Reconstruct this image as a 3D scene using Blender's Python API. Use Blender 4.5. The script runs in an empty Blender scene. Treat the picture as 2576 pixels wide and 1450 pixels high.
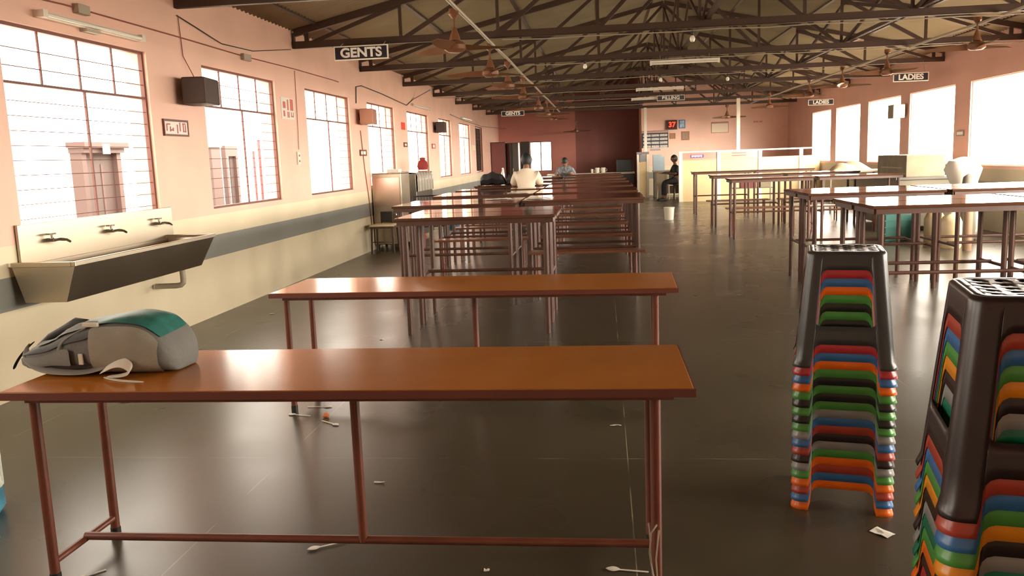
import bpy, bmesh, math, random
from mathutils import Vector, Matrix
random.seed(7)
S = bpy.context.scene
COL = S.collection
PI = math.pi

# ---------------------------------------------------------------- camera
YAW, PITCH, ROLL, EYE = .11146, .15223, .03655, 1.45
cy_, sy_ = math.cos(YAW), math.sin(YAW)
fwd = Vector((-sy_*math.cos(PITCH), cy_*math.cos(PITCH), -math.sin(PITCH)))
rt = Vector((cy_, sy_, 0)); up = rt.cross(fwd)
rt2 = math.cos(ROLL)*rt - math.sin(ROLL)*up
up2 = math.sin(ROLL)*rt + math.cos(ROLL)*up
cd = bpy.data.cameras.new('camera'); cam = bpy.data.objects.new('camera', cd); COL.objects.link(cam)
cam.matrix_world = Matrix(((rt2.x, up2.x, -fwd.x, 0), (rt2.y, up2.y, -fwd.y, 0), (rt2.z, up2.z, -fwd.z, EYE), (0, 0, 0, 1)))
cd.sensor_width = 36; cd.lens = 2127.1/2576*36; cd.clip_start = .05; cd.clip_end = 400
S.camera = cam

# ---------------------------------------------------------------- light and exposure
W = bpy.data.worlds.new('sky'); S.world = W; W.use_nodes = True
nt_ = W.node_tree; bg = nt_.nodes['Background']; bg.inputs[0].default_value = (1.0, .90, .76, 1)
tcw = nt_.nodes.new('ShaderNodeTexCoord'); dp = nt_.nodes.new('ShaderNodeVectorMath'); dp.operation = 'DOT_PRODUCT'
dp.inputs[1].default_value = Vector((.52, -.84, .14)).normalized(); nt_.links.new(tcw.outputs['Generated'], dp.inputs[0])
mxw = nt_.nodes.new('ShaderNodeMath'); mxw.operation = 'MAXIMUM'; mxw.inputs[1].default_value = 0; nt_.links.new(dp.outputs['Value'], mxw.inputs[0])
pw = nt_.nodes.new('ShaderNodeMath'); pw.operation = 'POWER'; pw.inputs[1].default_value = 16; nt_.links.new(mxw.outputs[0], pw.inputs[0])
ma = nt_.nodes.new('ShaderNodeMath'); ma.operation = 'MULTIPLY_ADD'; ma.inputs[1].default_value = 24.0; ma.inputs[2].default_value = 0.0      # bright hazy sky on the sun's side
nt_.links.new(pw.outputs[0], ma.inputs[0])
sxw = nt_.nodes.new('ShaderNodeSeparateXYZ'); nt_.links.new(tcw.outputs['Generated'], sxw.inputs[0])
mrw = nt_.nodes.new('ShaderNodeMapRange'); mrw.interpolation_type = 'SMOOTHSTEP'; mrw.inputs[1].default_value = -.3; mrw.inputs[2].default_value = .6
mrw.inputs[3].default_value = 3.3; mrw.inputs[4].default_value = 14.0; nt_.links.new(sxw.outputs['X'], mrw.inputs[0])     # brighter sky on that side
adw = nt_.nodes.new('ShaderNodeMath'); adw.operation = 'ADD'; nt_.links.new(ma.outputs[0], adw.inputs[0]); nt_.links.new(mrw.outputs[0], adw.inputs[1])
nt_.links.new(adw.outputs[0], bg.inputs[1])
S.view_settings.view_transform = 'Standard'; S.view_settings.look = 'None'; S.view_settings.gamma = 1
S.view_settings.exposure = 1.2
S.view_settings.use_curve_mapping = False
S.cycles.max_bounces = 10; S.cycles.diffuse_bounces = 6; S.cycles.glossy_bounces = 4
S.cycles.sample_clamp_indirect = 12; S.cycles.use_adaptive_sampling = True; S.cycles.adaptive_threshold = .025
XL, XR, YN, YL, YR = -3.88, 6.25, -3.0, 32.0, 30.0      # left wall, right wall, wall behind, far walls
LWIN = [(.2+.0, 2.07), (2.5, 4.3), (5.28, 7.1), (8.12, 9.99), (11.03, 13.0), (14.0, 15.85), (16.9, 19.0), (20.2, 21.9), (23.15, 25.08), (26.1, 27.75)]
RWIN = [(1.0, 3.3), (4.0, 6.3), (7.0, 9.3), (10.1, 12.5), (13.2, 15.5), (16.15, 18.4), (18.95, 21.15), (21.8, 23.95), (24.5, 26.55)]
def portal(x, y0, y1, sign):
    l = bpy.data.lights.new('sky_portal', 'AREA'); l.shape = 'RECTANGLE'; l.size = 1.4; l.size_y = y1-y0
    l.cycles.is_portal = True
    o = bpy.data.objects.new('sky_portal', l); COL.objects.link(o); o.location = (x, (y0+y1)/2, 1.76)
    o.rotation_euler = (0, sign*PI/2, 0)
for a in LWIN: portal(XL-.12, a[0], a[1], -1)
for a in RWIN: portal(XR+.12, a[0], a[1], 1)

# ---------------------------------------------------------------- materials
MATS = {}
def mat(name, col, rough=.5, metal=0, spec=.5, coat=0, bump=0, bscale=40, vary=0, vscale=3, emit=None, rvar=0, trans=0, sss=0):
    if name in MATS: return MATS[name]
    m = bpy.data.materials.new(name); m.use_nodes = True; nt = m.node_tree; b = nt.nodes['Principled BSDF']
    b.inputs['Base Color'].default_value = (*col, 1); b.inputs['Roughness'].default_value = rough
    b.inputs['Metallic'].default_value = metal; b.inputs['Specular IOR Level'].default_value = spec
    b.inputs['Coat Weight'].default_value = coat; b.inputs['Coat Roughness'].default_value = .08
    b.inputs['Transmission Weight'].default_value = trans
    if emit: b.inputs['Emission Color'].default_value = (*emit[0], 1); b.inputs['Emission Strength'].default_value = emit[1]
    tc = nt.nodes.new('ShaderNodeTexCoord')
    if vary or rvar:
        n = nt.nodes.new('ShaderNodeTexNoise'); n.inputs['Scale'].default_value = vscale; n.inputs['Detail'].default_value = 4
        nt.links.new(tc.outputs['Object'], n.inputs['Vector'])
    if vary:
        r = nt.nodes.new('ShaderNodeMapRange'); r.inputs[3].default_value = 1-vary; r.inputs[4].default_value = 1+vary
        r.inputs[1].default_value = .3; r.inputs[2].default_value = .7
        nt.links.new(n.outputs['Fac'], r.inputs[0])
        h = nt.nodes.new('ShaderNodeHueSaturation'); h.inputs['Color'].default_value = (*col, 1)
        nt.links.new(r.outputs[0], h.inputs['Value']); nt.links.new(h.outputs[0], b.inputs['Base Color'])
    if rvar:
        r = nt.nodes.new('ShaderNodeMapRange'); r.inputs[3].default_value = max(.02, rough-rvar); r.inputs[4].default_value = rough+rvar
        r.inputs[1].default_value = .3; r.inputs[2].default_value = .7
        nt.links.new(n.outputs['Fac'], r.inputs[0]); nt.links.new(r.outputs[0], b.inputs['Roughness'])
    if bump:
        n2 = nt.nodes.new('ShaderNodeTexNoise'); n2.inputs['Scale'].default_value = bscale; n2.inputs['Detail'].default_value = 3
        nt.links.new(tc.outputs['Object'], n2.inputs['Vector'])
        bn = nt.nodes.new('ShaderNodeBump'); bn.inputs['Strength'].default_value = bump; bn.inputs['Distance'].default_value = .01
        nt.links.new(n2.outputs['Fac'], bn.inputs['Height']); nt.links.new(bn.outputs[0], b.inputs['Normal'])
    MATS[name] = m; return m

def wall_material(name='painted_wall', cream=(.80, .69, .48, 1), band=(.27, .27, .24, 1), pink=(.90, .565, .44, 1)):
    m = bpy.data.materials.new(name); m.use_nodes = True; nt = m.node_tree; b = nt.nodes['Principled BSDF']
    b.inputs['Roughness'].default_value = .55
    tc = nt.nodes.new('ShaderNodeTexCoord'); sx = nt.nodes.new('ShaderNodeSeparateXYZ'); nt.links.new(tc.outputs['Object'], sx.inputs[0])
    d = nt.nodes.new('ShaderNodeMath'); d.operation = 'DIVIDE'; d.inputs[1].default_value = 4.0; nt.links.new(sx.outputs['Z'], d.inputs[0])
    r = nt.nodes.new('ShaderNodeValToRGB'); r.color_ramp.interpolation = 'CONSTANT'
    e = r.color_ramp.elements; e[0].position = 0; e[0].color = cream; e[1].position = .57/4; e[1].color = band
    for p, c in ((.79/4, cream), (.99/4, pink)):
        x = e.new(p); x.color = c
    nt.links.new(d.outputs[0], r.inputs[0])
    n = nt.nodes.new('ShaderNodeTexNoise'); n.inputs['Scale'].default_value = 1.3; n.inputs['Detail'].default_value = 6
    nt.links.new(tc.outputs['Object'], n.inputs['Vector'])
    mr = nt.nodes.new('ShaderNodeMapRange'); mr.inputs[1].default_value = .3; mr.inputs[2].default_value = .7; mr.inputs[3].default_value = .92; mr.inputs[4].default_value = 1.05
    nt.links.new(n.outputs['Fac'], mr.inputs[0])
    h = nt.nodes.new('ShaderNodeHueSaturation'); nt.links.new(r.outputs[0], h.inputs['Color']); nt.links.new(mr.outputs[0], h.inputs['Value'])
    nt.links.new(h.outputs[0], b.inputs['Base Color'])
    return m

def floor_material():
    m = bpy.data.materials.new('polished_cement'); m.use_nodes = True; nt = m.node_tree; b = nt.nodes['Principled BSDF']; L = nt.links.new
    N = nt.nodes.new
    tc = N('ShaderNodeTexCoord')
    n1 = N('ShaderNodeTexNoise'); n1.inputs['Scale'].default_value = .9; n1.inputs['Detail'].default_value = 3; L(tc.outputs['Object'], n1.inputs['Vector'])
    n2 = N('ShaderNodeTexNoise'); n2.inputs['Scale'].default_value = 7; n2.inputs['Detail'].default_value = 2; n2.inputs['Distortion'].default_value = .2; L(tc.outputs['Object'], n2.inputs['Vector'])
    r = N('ShaderNodeValToRGB'); e = r.color_ramp.elements
    e[0].position = .3; e[0].color = (.052, .042, .026, 1); e[1].position = .75; e[1].color = (.074, .060, .038, 1)
    m2 = N('ShaderNodeMath'); m2.operation = 'MULTIPLY'; m2.inputs[1].default_value = .85; L(n1.outputs['Fac'], m2.inputs[0])
    L(n1.outputs['Fac'], r.inputs[0])
    # scored joints: every .857 m across, every 2.63 m along
    sx = N('ShaderNodeSeparateXYZ'); L(tc.outputs['Object'], sx.inputs[0])
    def line(sock, off, per, w):
        a = N('ShaderNodeMath'); a.operation = 'SUBTRACT'; a.inputs[1].default_value = off; L(sock, a.inputs[0])
        p = N('ShaderNodeMath'); p.operation = 'PINGPONG'; p.inputs[1].default_value = per/2; L(a.outputs[0], p.inputs[0])
        c = N('ShaderNodeMath'); c.operation = 'LESS_THAN'; c.inputs[1].default_value = w; L(p.outputs[0], c.inputs[0]); return c.outputs[0]
    lx = line(sx.outputs['X'], .09, 1.71, .0022); ly = line(sx.outputs['Y'], 6.56, 2.63, .0022)
    mm = N('ShaderNodeMath'); mm.operation = 'MAXIMUM'; L(lx, mm.inputs[0]); L(ly, mm.inputs[1])
    n3 = N('ShaderNodeTexNoise'); n3.inputs['Scale'].default_value = 2.3; L(tc.outputs['Object'], n3.inputs['Vector'])
    r3 = N('ShaderNodeMapRange'); r3.inputs[1].default_value = .45; r3.inputs[2].default_value = .6; L(n3.outputs['Fac'], r3.inputs[0])
    fm = N('ShaderNodeMath'); fm.operation = 'MULTIPLY'; L(mm.outputs[0], fm.inputs[0]); L(r3.outputs[0], fm.inputs[1])
    mix = N('ShaderNodeMix'); mix.data_type = 'RGBA'; L(fm.outputs[0], mix.inputs['Factor']); L(r.outputs[0], mix.inputs[6]); mix.inputs[7].default_value = (.30, .25, .17, 1)
    L(mix.outputs[2], b.inputs['Base Color'])
    rr = N('ShaderNodeMapRange'); rr.inputs[1].default_value = .35; rr.inputs[2].default_value = .65; rr.inputs[3].default_value = .26; rr.inputs[4].default_value = .32
    L(n1.outputs['Fac'], rr.inputs[0]); L(rr.outputs[0], b.inputs['Roughness'])
    b.inputs['Specular IOR Level'].default_value = .55
    return m

WALL = wall_material(); WALL_R = wall_material('shaded_wall_right', (.42, .36, .26, 1), (.22, .22, .19, 1), (.70, .385, .31, 1)); FLOOR = floor_material()  # right wall: darker copy of the wall colours, backlit shade painted in
ROOF = mat('asbestos_roof_sheet', (.245, .195, .112), .85, vary=.12, vscale=1.5)
STEEL_P = mat('brown_painted_steel', (.062, .032, .020), .5, bump=.1, bscale=8)
TUBE = mat('maroon_painted_tube', (.17, .050, .028), .32, vary=.15, vscale=9)
TOPM = mat('brown_laminate', (.40, .125, .013), .16, spec=.4, vary=.07, vscale=4)
TOPD = mat('dark_brown_gloss', (.085, .036, .020), .07, spec=.6, vary=.1, vscale=4)
LEGD = mat('dull_brown_tube', (.085, .036, .024), .35, vary=.15, vscale=9)
EDGE = mat('maroon_edge_band', (.16, .045, .03), .35)
STAINLESS = mat('stainless_steel', (.46, .40, .31), .36, 1, rvar=.03, vscale=2)
CHROME = mat('chrome', (.7, .66, .6), .12, 1)
PLASTER = mat('cream_paint', (.72, .62, .42), .5, vary=.05)
WHITE = mat('white_enamel', (.8, .75, .64), .4)
BLACKP = mat('black_plastic', (.02, .018, .017), .4)
DKBROWN = mat('dark_brown_panel', (.075, .028, .022), .5)
PVC = mat('grey_pvc_pipe', (.42, .36, .27), .45)
FANM = mat('brown_fan_enamel', (.22, .095, .045), .3)
GLASSY = mat('tube_glass', (.85, .82, .72), .15)
PAPER = mat('paper', (.8, .76, .68), .7)
RED = mat('red_plastic', (.45, .03, .03), .35)
WINF = mat('red_oxide_frame', (.16, .045, .03), .5)
OUT = mat('outdoor_concrete', (.5, .47, .42), .9)

# ---------------------------------------------------------------- mesh helpers
class MB:
    def __init__(s): s.v = []; s.f = []; s.m = []; s.cur = 0
    def add(s, vs, fs):
        n = len(s.v); s.v += [tuple(v) for v in vs]; s.f += [tuple(i+n for i in f) for f in fs]; s.m += [s.cur]*len(fs); return s
    def box(s, x0, x1, y0, y1, z0, z1):
        return s.add([(x0, y0, z0), (x1, y0, z0), (x1, y1, z0), (x0, y1, z0), (x0, y0, z1), (x1, y0, z1), (x1, y1, z1), (x0, y1, z1)],
                     [(0, 3, 2, 1), (4, 5, 6, 7), (0, 1, 5, 4), (1, 2, 6, 5), (2, 3, 7, 6), (3, 0, 4, 7)])
    def hexa(s, p):   # eight corners: bottom ring, top ring
        return s.add(p, [(0, 3, 2, 1), (4, 5, 6, 7), (0, 1, 5, 4), (1, 2, 6, 5), (2, 3, 7, 6), (3, 0, 4, 7)])
    def tube(s, pts, r, n=10, caps=True):
        pts = [Vector(p) for p in pts]; rs = r if isinstance(r, (list, tuple)) else [r]*len(pts)
        rings = []; ref = None
        for i, p in enumerate(pts):
            d = (pts[min(i+1, len(pts)-1)]-pts[max(i-1, 0)]).normalized()
            if ref is None: ref = Vector((0, 0, 1)) if abs(d.z) < .9 else Vector((1, 0, 0))
            a = d.cross(ref).normalized(); b_ = d.cross(a).normalized(); ref = -b_ if b_.dot(ref) < 0 else b_
            a = d.cross(ref).normalized(); b_ = d.cross(a).normalized()
            rings.append([p+rs[i]*(math.cos(2*PI*k/n)*a+math.sin(2*PI*k/n)*b_) for k in range(n)])
        vs = [v for R in rings for v in R]; fs = []
        for i in range(len(pts)-1):
            for k in range(n):
                fs.append((i*n+k, i*n+(k+1) % n, (i+1)*n+(k+1) % n, (i+1)*n+k))
        if caps: fs += [tuple(range(n))[::-1], tuple((len(pts)-1)*n+k for k in range(n))]
        return s.add(vs, fs)
    def bar(s, p, q, w, h):     # rectangular bar, w horizontal, h vertical-ish
        p, q = Vector(p), Vector(q); d = (q-p).normalized(); ref = Vector((0, 0, 1)) if abs(d.z) < .95 else Vector((0, 1, 0))
        a = d.cross(ref).normalized()*w/2; b_ = a.cross(d).normalized()*h/2
        return s.hexa([p-a-b_, p+a-b_, p+a+b_, p-a+b_, q-a-b_, q+a-b_, q+a+b_, q-a+b_])
    def lathe(s, prof, c=(0, 0, 0), n=20):
        vs = []; fs = []
        for r, z in prof:
            for k in range(n): vs.append((c[0]+r*math.cos(2*PI*k/n), c[1]+r*math.sin(2*PI*k/n), c[2]+z))
        for i in range(len(prof)-1):
            for k in range(n): fs.append((i*n+k, i*n+(k+1) % n, (i+1)*n+(k+1) % n, (i+1)*n+k))
        if prof[0][0] > 1e-4: fs.append(tuple(range(n))[::-1])
        if prof[-1][0] > 1e-4: fs.append(tuple((len(prof)-1)*n+k for k in range(n)))
        return s.add(vs, fs)
    def build(s, name, material, parent=None, smooth=False, loc=None, bevel=0, weld=True):
        me = bpy.data.meshes.new(name); me.from_pydata(s.v, [], s.f); me.update()
        ms = material if isinstance(material, (list, tuple)) else [material]
        for m_ in ms: me.materials.append(m_)
        if len(ms) > 1: me.polygons.foreach_set('material_index', s.m)
        bm = bmesh.new(); bm.from_mesh(me)
        if weld: bmesh.ops.remove_doubles(bm, verts=bm.verts, dist=1e-5)
        bmesh.ops.recalc_face_normals(bm, faces=bm.faces); bm.to_mesh(me); bm.free()
        if smooth:
            me.polygons.foreach_set('use_smooth', [True]*len(me.polygons))
            try: me.set_sharp_from_angle(angle=math.radians(38))
            except Exception: pass
        o = bpy.data.objects.new(name, me); COL.objects.link(o)
        if parent: o.parent = parent
        if loc: o.location = loc
        if bevel:
            b = o.modifiers.new('bevel', 'BEVEL'); b.width = bevel; b.segments = 2; b.limit_method = 'ANGLE'
        return o
def tag(o, label=None, cat=None, group=None, kind=None):
    if label: o['label'] = label
    if cat: o['category'] = cat
    if group: o['group'] = group
    if kind: o['kind'] = kind
    return o
def thing(name, label, cat, loc=(0, 0, 0), rz=0, group=None):
    o = bpy.data.objects.new(name, None); COL.objects.link(o); o.location = loc; o.rotation_euler = (0, 0, rz); o.empty_display_size = .1
    return tag(o, label, cat, group)
KIDS = {}
def copy_tree(o, loc=None, rz=None, label=None, parent=None, group=None):
    c = o.copy(); COL.objects.link(c)
    if parent: c.parent = parent
    if loc is not None: c.location = loc
    if rz is not None: c.rotation_euler = (0, 0, rz)
    if label: c['label'] = label
    if group: c['group'] = group
    for ch in list(o.children): copy_tree(ch, parent=c)
    return c
def single(mb, name, m, label, cat, group=None, **k):
    return tag(mb.build(name, m, **k), label, cat, group)
def text(body, size, m, parent, loc, rot=(PI/2, 0, 0), bold=.012, name='lettering', sx=1):
    cu = bpy.data.curves.new(name, 'FONT'); cu.body = body; cu.size = size; cu.extrude = .002; cu.offset = bold*size
    cu.align_x = 'CENTER'; cu.align_y = 'CENTER'; cu.materials.append(m)
    tmp = bpy.data.objects.new(name, cu); me = bpy.data.meshes.new_from_object(tmp); bpy.data.objects.remove(tmp)
    o = bpy.data.objects.new(name, me); COL.objects.link(o); o.parent = parent; o.location = loc; o.rotation_euler = rot; o.scale = (sx, 1, 1)
    return o
ORD = ['first', 'second', 'third', 'fourth', 'fifth', 'sixth', 'seventh', 'eighth', 'ninth', 'tenth', 'eleventh', 'twelfth', 'thirteenth', 'fourteenth',
       'fifteenth', 'sixteenth', 'seventeenth', 'eighteenth', 'nineteenth', 'twentieth', 'twenty-first', 'twenty-second', 'twenty-third']

# ================================================================ SETTING
def struct(mb, name, m, **k): return tag(mb.build(name, m, **k), kind='structure')
struct(MB().box(XL-.2, XR+.2, YN-.2, YL+.3, -.15, 0), 'floor', FLOOR)
struct(MB().box(-60, XL-.2, -40, 80, -.2, -.08).box(XR+.2, 70, -40, 80, -.2, -.08).box(XL-.2, XR+.2, YL+.3, 80, -.2, -.08), 'ground', OUT)
WT = .2; ZS, ZT, ZW = 1.055, 2.465, 3.17
def side_wall(name, x0, x1, wins, yend):
    m = MB(); m.box(x0, x1, YN, yend, 0, ZS); m.box(x0, x1, YN, yend, ZT, ZW)
    y = YN
    for a, b in wins:
        m.box(x0, x1, y, a, ZS, ZT); y = b
    m.box(x0, x1, y, yend, ZS, ZT)
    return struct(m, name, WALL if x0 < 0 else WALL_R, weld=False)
side_wall('wall_left', XL-WT, XL, LWIN, YL)
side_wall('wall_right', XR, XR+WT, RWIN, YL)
XD = 1.34
RIDX, RIDZ, SL = 1.185, 4.30, .2235
def gable(x0, x1, y0, y1, z0=0):      # wall block whose top follows the roof
    m = MB(); xs = [x0]+([RIDX] if x0 < RIDX < x1 else [])+[x1]
    zt = lambda x: RIDZ-.04-SL*abs(x-RIDX)
    for a, b in zip(xs, xs[1:]):
        m.hexa([(a, y0, z0), (b, y0, z0), (b, y1, z0), (a, y1, z0), (a, y0, zt(a)), (b, y0, zt(b)), (b, y1, zt(b)), (a, y1, zt(a))])
    return m
g = gable(XD, XR, YR, YR+.2); struct(g, 'wall_far_right', WALL, weld=False)
SHADE = mat('shaded_wall_maroon', (.20, .060, .045), .6, vary=.05)  # alcove shade on the pink wall, put into a maroon colour
PINK2 = mat('shaded_wall_rose', (.42, .15, .11), .6, vary=.05)  # milder step of the alcove shade, also painted into the wall colour
# far alcove wall with its bright window opening
wx0, wx1, wz0, wz1 = -2.72, -1.9, .93, 2.03
m = MB(); m.box(XL, wx0, YL, YL+.2, 0, 3.2); m.box(wx0, wx1, YL, YL+.2, 0, wz0); m.box(wx0, wx1, YL, YL+.2, wz1, 3.2); m.box(wx1, -1.0, YL, YL+.2, 0, 3.2)
m.hexa([(XL, YL, 3.2), (-1, YL, 3.2), (-1, YL+.2, 3.2), (XL, YL+.2, 3.2), (XL, YL, 3.21), (-1, YL, 3.8), (-1, YL+.2, 3.8), (XL, YL+.2, 3.21)])
struct(m, 'wall_far_left', PINK2, weld=False)
struct(gable(-1.0, XD+.2, YL, YL+.2), 'wall_far_middle', SHADE, weld=False)
struct(gable(XD, XD+.15, YR+.2, YL), 'wall_alcove', WALL, weld=False)
struct(gable(XL, XR, YN-.2, YN), 'wall_rear', WALL, weld=False)
# roof: two corrugated slopes
def roof(name, xa, za, xb, zb):
    m = MB(); n = 330; y0, y1 = YN-.3, YL+.4; vs = []; fs = []
    for i in range(n*4+1):
        y = y0+(y1-y0)*i/(n*4); w = .022*math.cos(PI/2*(i % 4)) if True else 0
        vs += [(xa, y, za+w), (xb, y, zb+w)]
    for i in range(n*4): fs.append((2*i, 2*i+1, 2*i+3, 2*i+2))
    m.add(vs, fs); o = m.build(name, ROOF, smooth=True, weld=False); s = o.modifiers.new('thick', 'SOLIDIFY'); s.thickness = .012; s.offset = 1
    return tag(o, kind='structure')
roof('ceiling', XL-.5, RIDZ-SL*(RIDX-XL+.5), RIDX, RIDZ)
roof('ceiling_right', XR+.5, RIDZ-SL*(XR+.5-RIDX), RIDX, RIDZ)

# windows
def window(idx, x, sign, y0, y1, left):
    o = bpy.data.objects.new('window_%d' % idx, None); COL.objects.link(o); tag(o, kind='structure'); o.location = (x, y0, ZS)
    w, h = y1-y0, ZT-ZS; xf = sign*.03; xs = sorted((xf, xf+sign*.035))
    f = MB(); t = .022
    if not left: t = .016
    f.box(*xs, 0, t, 0, h).box(*xs, w-t, w, 0, h).box(*xs, t, w-t, 0, t).box(*xs, t, w-t, h-t, h)
    if left: f.box(*xs, t, w-t, h-.40, h-.40+.018)
    f.build('window_frame', WINF if left else PLASTER, o, weld=False)
    if left:
        xm = sign*.045; b = MB(); k = 0; z = .1
        while z < h-.45:
            b.tube([(xm, t, z), (xm, w-t, z)], .0028, 6); z += .1
        for zz in (h-.28, h-.16): b.tube([(xm, t, zz), (xm, w-t, zz)], .0035, 6)
        b.build('window_grille', WINF, o, weld=False)
        v = MB()
        for fr in (.25, .5, .75): v.box(xm-.006, xm+.006, w*fr-.007, w*fr+.007, h-.38, h-t)
        v.box(xm-.008, xm+.008, w*.52-.008, w*.52+.008, t, h-.4); v.build('window_mullion', WINF, o, weld=False)
    return o
for i, a in enumerate(LWIN): window(i+1, XL, -1, a[0], a[1], True)
for i, a in enumerate(RWIN): window(i+11, XR, 1, a[0], a[1], False)
o = bpy.data.objects.new('window_20', None); COL.objects.link(o); tag(o, kind='structure'); o.location = (wx0, YL, wz0)
w_, h_ = wx1-wx0, wz1-wz0
MB().box(0, .03, .05, .09, 0, h_).box(w_-.03, w_, .05, .09, 0, h_).box(.03, w_-.03, .05, .09, 0, .03).box(.03, w_-.03, .05, .09, h_-.03, h_).box(w_/2-.02, w_/2+.02, .05, .09, .03, h_-.03).build('window_frame', WINF, o, weld=False)
MB().box(-.33, -.005, -.04, -.003, -.05, h_+.02).build('shutter', mat('dark_green_shutter', (.03, .028, .02), .5), o, weld=False)

# ================================================================ ROOF TRUSSES, PURLINS, PIPES
def make_truss(y, label):
    t = thing('roof_truss', label, 'roof truss', (0, y, 0), group='steel roof trusses across the hall')
    zc = 2.94; top = lambda x: 3.10+SL*(5.07-abs(x-RIDX))
    a = .055
    MB().box(XL+.005, XR-.005, -.03, -.022, zc-.02, zc+.065).box(XL+.005, XR-.005, -.03, .03, zc-.02, zc-.012).build('bottom_chord', STEEL_P, t, weld=False)
    for sx in (-1, 1):
        xe = RIDX+sx*5.03
        MB().bar((xe, 0, top(xe)), (RIDX+sx*.01, 0, top(RIDX)), .06, .085).build('top_chord', STEEL_P, t)
        xs = [RIDX+sx*1.22*k for k in range(1, 5)]
        for x in xs: MB().bar((x, .0, zc+.04), (x, .0, top(x)-.02), .038, .03).build('post', STEEL_P, t)
        pts = [RIDX]+xs
        for k in range(len(pts)-1):
            MB().bar((pts[k+1], .012, zc+.02), (pts[k], .012, top(pts[k])-.03), .03, .05).build('diagonal', STEEL_P, t)
        # gusset plates
        MB().bar((xe-sx*.17, 0, zc+.04), (xe-sx*.17, 0, top(xe-sx*.17)-.02), .03, .03).build('post', STEEL_P, t)
        MB().box(min(xe, xe+sx*.02), max(xe, xe+sx*.02), -.03, .03, zc-.02, top(xe)).build('wall_plate', STEEL_P, t)
    MB().bar((RIDX, 0, zc+.04), (RIDX, 0, top(RIDX)-.02), .035, .035).build('post', STEEL_P, t)
    MB().box(RIDX-.14, RIDX+.14, -.012, .012, zc, zc+.12).build('gusset_plate', STEEL_P, t)
    return t
TY = [7.7, 10.7, 13.7, 16.7, 19.7, 22.7, 25.7, 28.7]
TL = ['nearest brown steel roof truss, cut off by the picture top', 'brown steel roof truss just behind the large GENTS sign', 'third brown steel roof truss into the hall',
      'brown steel roof truss behind the nearer LADIES sign', 'fifth brown steel roof truss into the hall', 'brown steel roof truss behind the LADIES and middle counter signs',
      'brown steel roof truss behind the far small GENTS sign', 'farthest brown steel roof truss, above the white corner post']
tr0 = make_truss(TY[0], TL[0])
for y, l in zip(TY[1:], TL[1:]): copy_tree(tr0, (0, y, 0), label=l)
def brace(x, ya, yb, za, zb, label):
    t = thing('cross_brace', label, 'roof brace', (x, ya+.04, 0), group='lengthwise braces between trusses'); L = yb-ya-.08
    MB().bar((0, 0, za), (0, L, zb), .028, .045).build('brace_bar', STEEL_P, t); MB().bar((.032, 0, zb), (.032, L, za), .028, .045).build('brace_bar', STEEL_P, t)
for k in range(7):
    brace(RIDX, TY[k], TY[k+1], 3.02, 4.12, 'brown cross brace under the ridge, %s bay from the front' % ORD[k])
    brace(3.63, TY[k], TY[k+1], 3.02, 3.58, 'brown cross brace over the right-hand tables, %s bay from the front' % ORD[k])
for x, l in ((RIDX+.09, 'long brown tie bar joining the trusses below the ridge'), (3.72, 'long brown tie bar joining the trusses over the right-hand tables')):
    single(MB().bar((x, 7.74, 3.035), (x, 28.66, 3.035), .05, .05), 'tie_bar', STEEL_P, l, 'tie bar')
for k, dx in enumerate((.25, 1.24, 2.46, 3.68, 4.75)):
    for sx, sn in ((-1, 'left'), (1, 'right')):
        x = RIDX+sx*dx; z = 3.10+SL*(5.07-dx)+.052
        tag(MB().box(x-.03, x+.03, YN+.02, YL-.02, z-.022, z+.03).build('roof_purlin', STEEL_P),
            'brown steel roof purlin, %s from the ridge on the %s slope' % (ORD[k], sn), 'roof purlin', 'roof purlins under the sheeting')
for x, lab in ((-1.36, 'pale conduit pipe running lengthwise above the left row of ceiling fans'), (4.62, 'pale conduit pipe running lengthwise above the right row of ceiling fans')):
    m = MB(); pts = [(x+.006*math.sin(i*1.7), 5.2+i*1.5, 2.885+.008*math.cos(i*2.3)) for i in range(16)]
    m.tube(pts, .019, 8); single(m, 'conduit_pipe', PVC, lab, 'conduit pipe', smooth=True)
for k, (y, x0, x1) in enumerate(((10.64, -1.2, 6.2), (13.64, -1.2, 6.2), (16.64, -1.2, 4.4), (19.64, -3.8, 2.3), (22.64, -1.2, 1.4), (25.64, -1.2, 6.2))):
    m = MB(); n = 14; m.tube([(x0+(x1-x0)*i/n, y-.012, 2.893-.02*abs(math.sin(i*1.3))) for i in range(n+1)], .0075, 6)
    single(m, 'conduit_wire', PVC, 'thin pale wire conduit under the bottom bar of the %s roof truss' % ORD[k+1], 'wire conduit', smooth=True)

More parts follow.
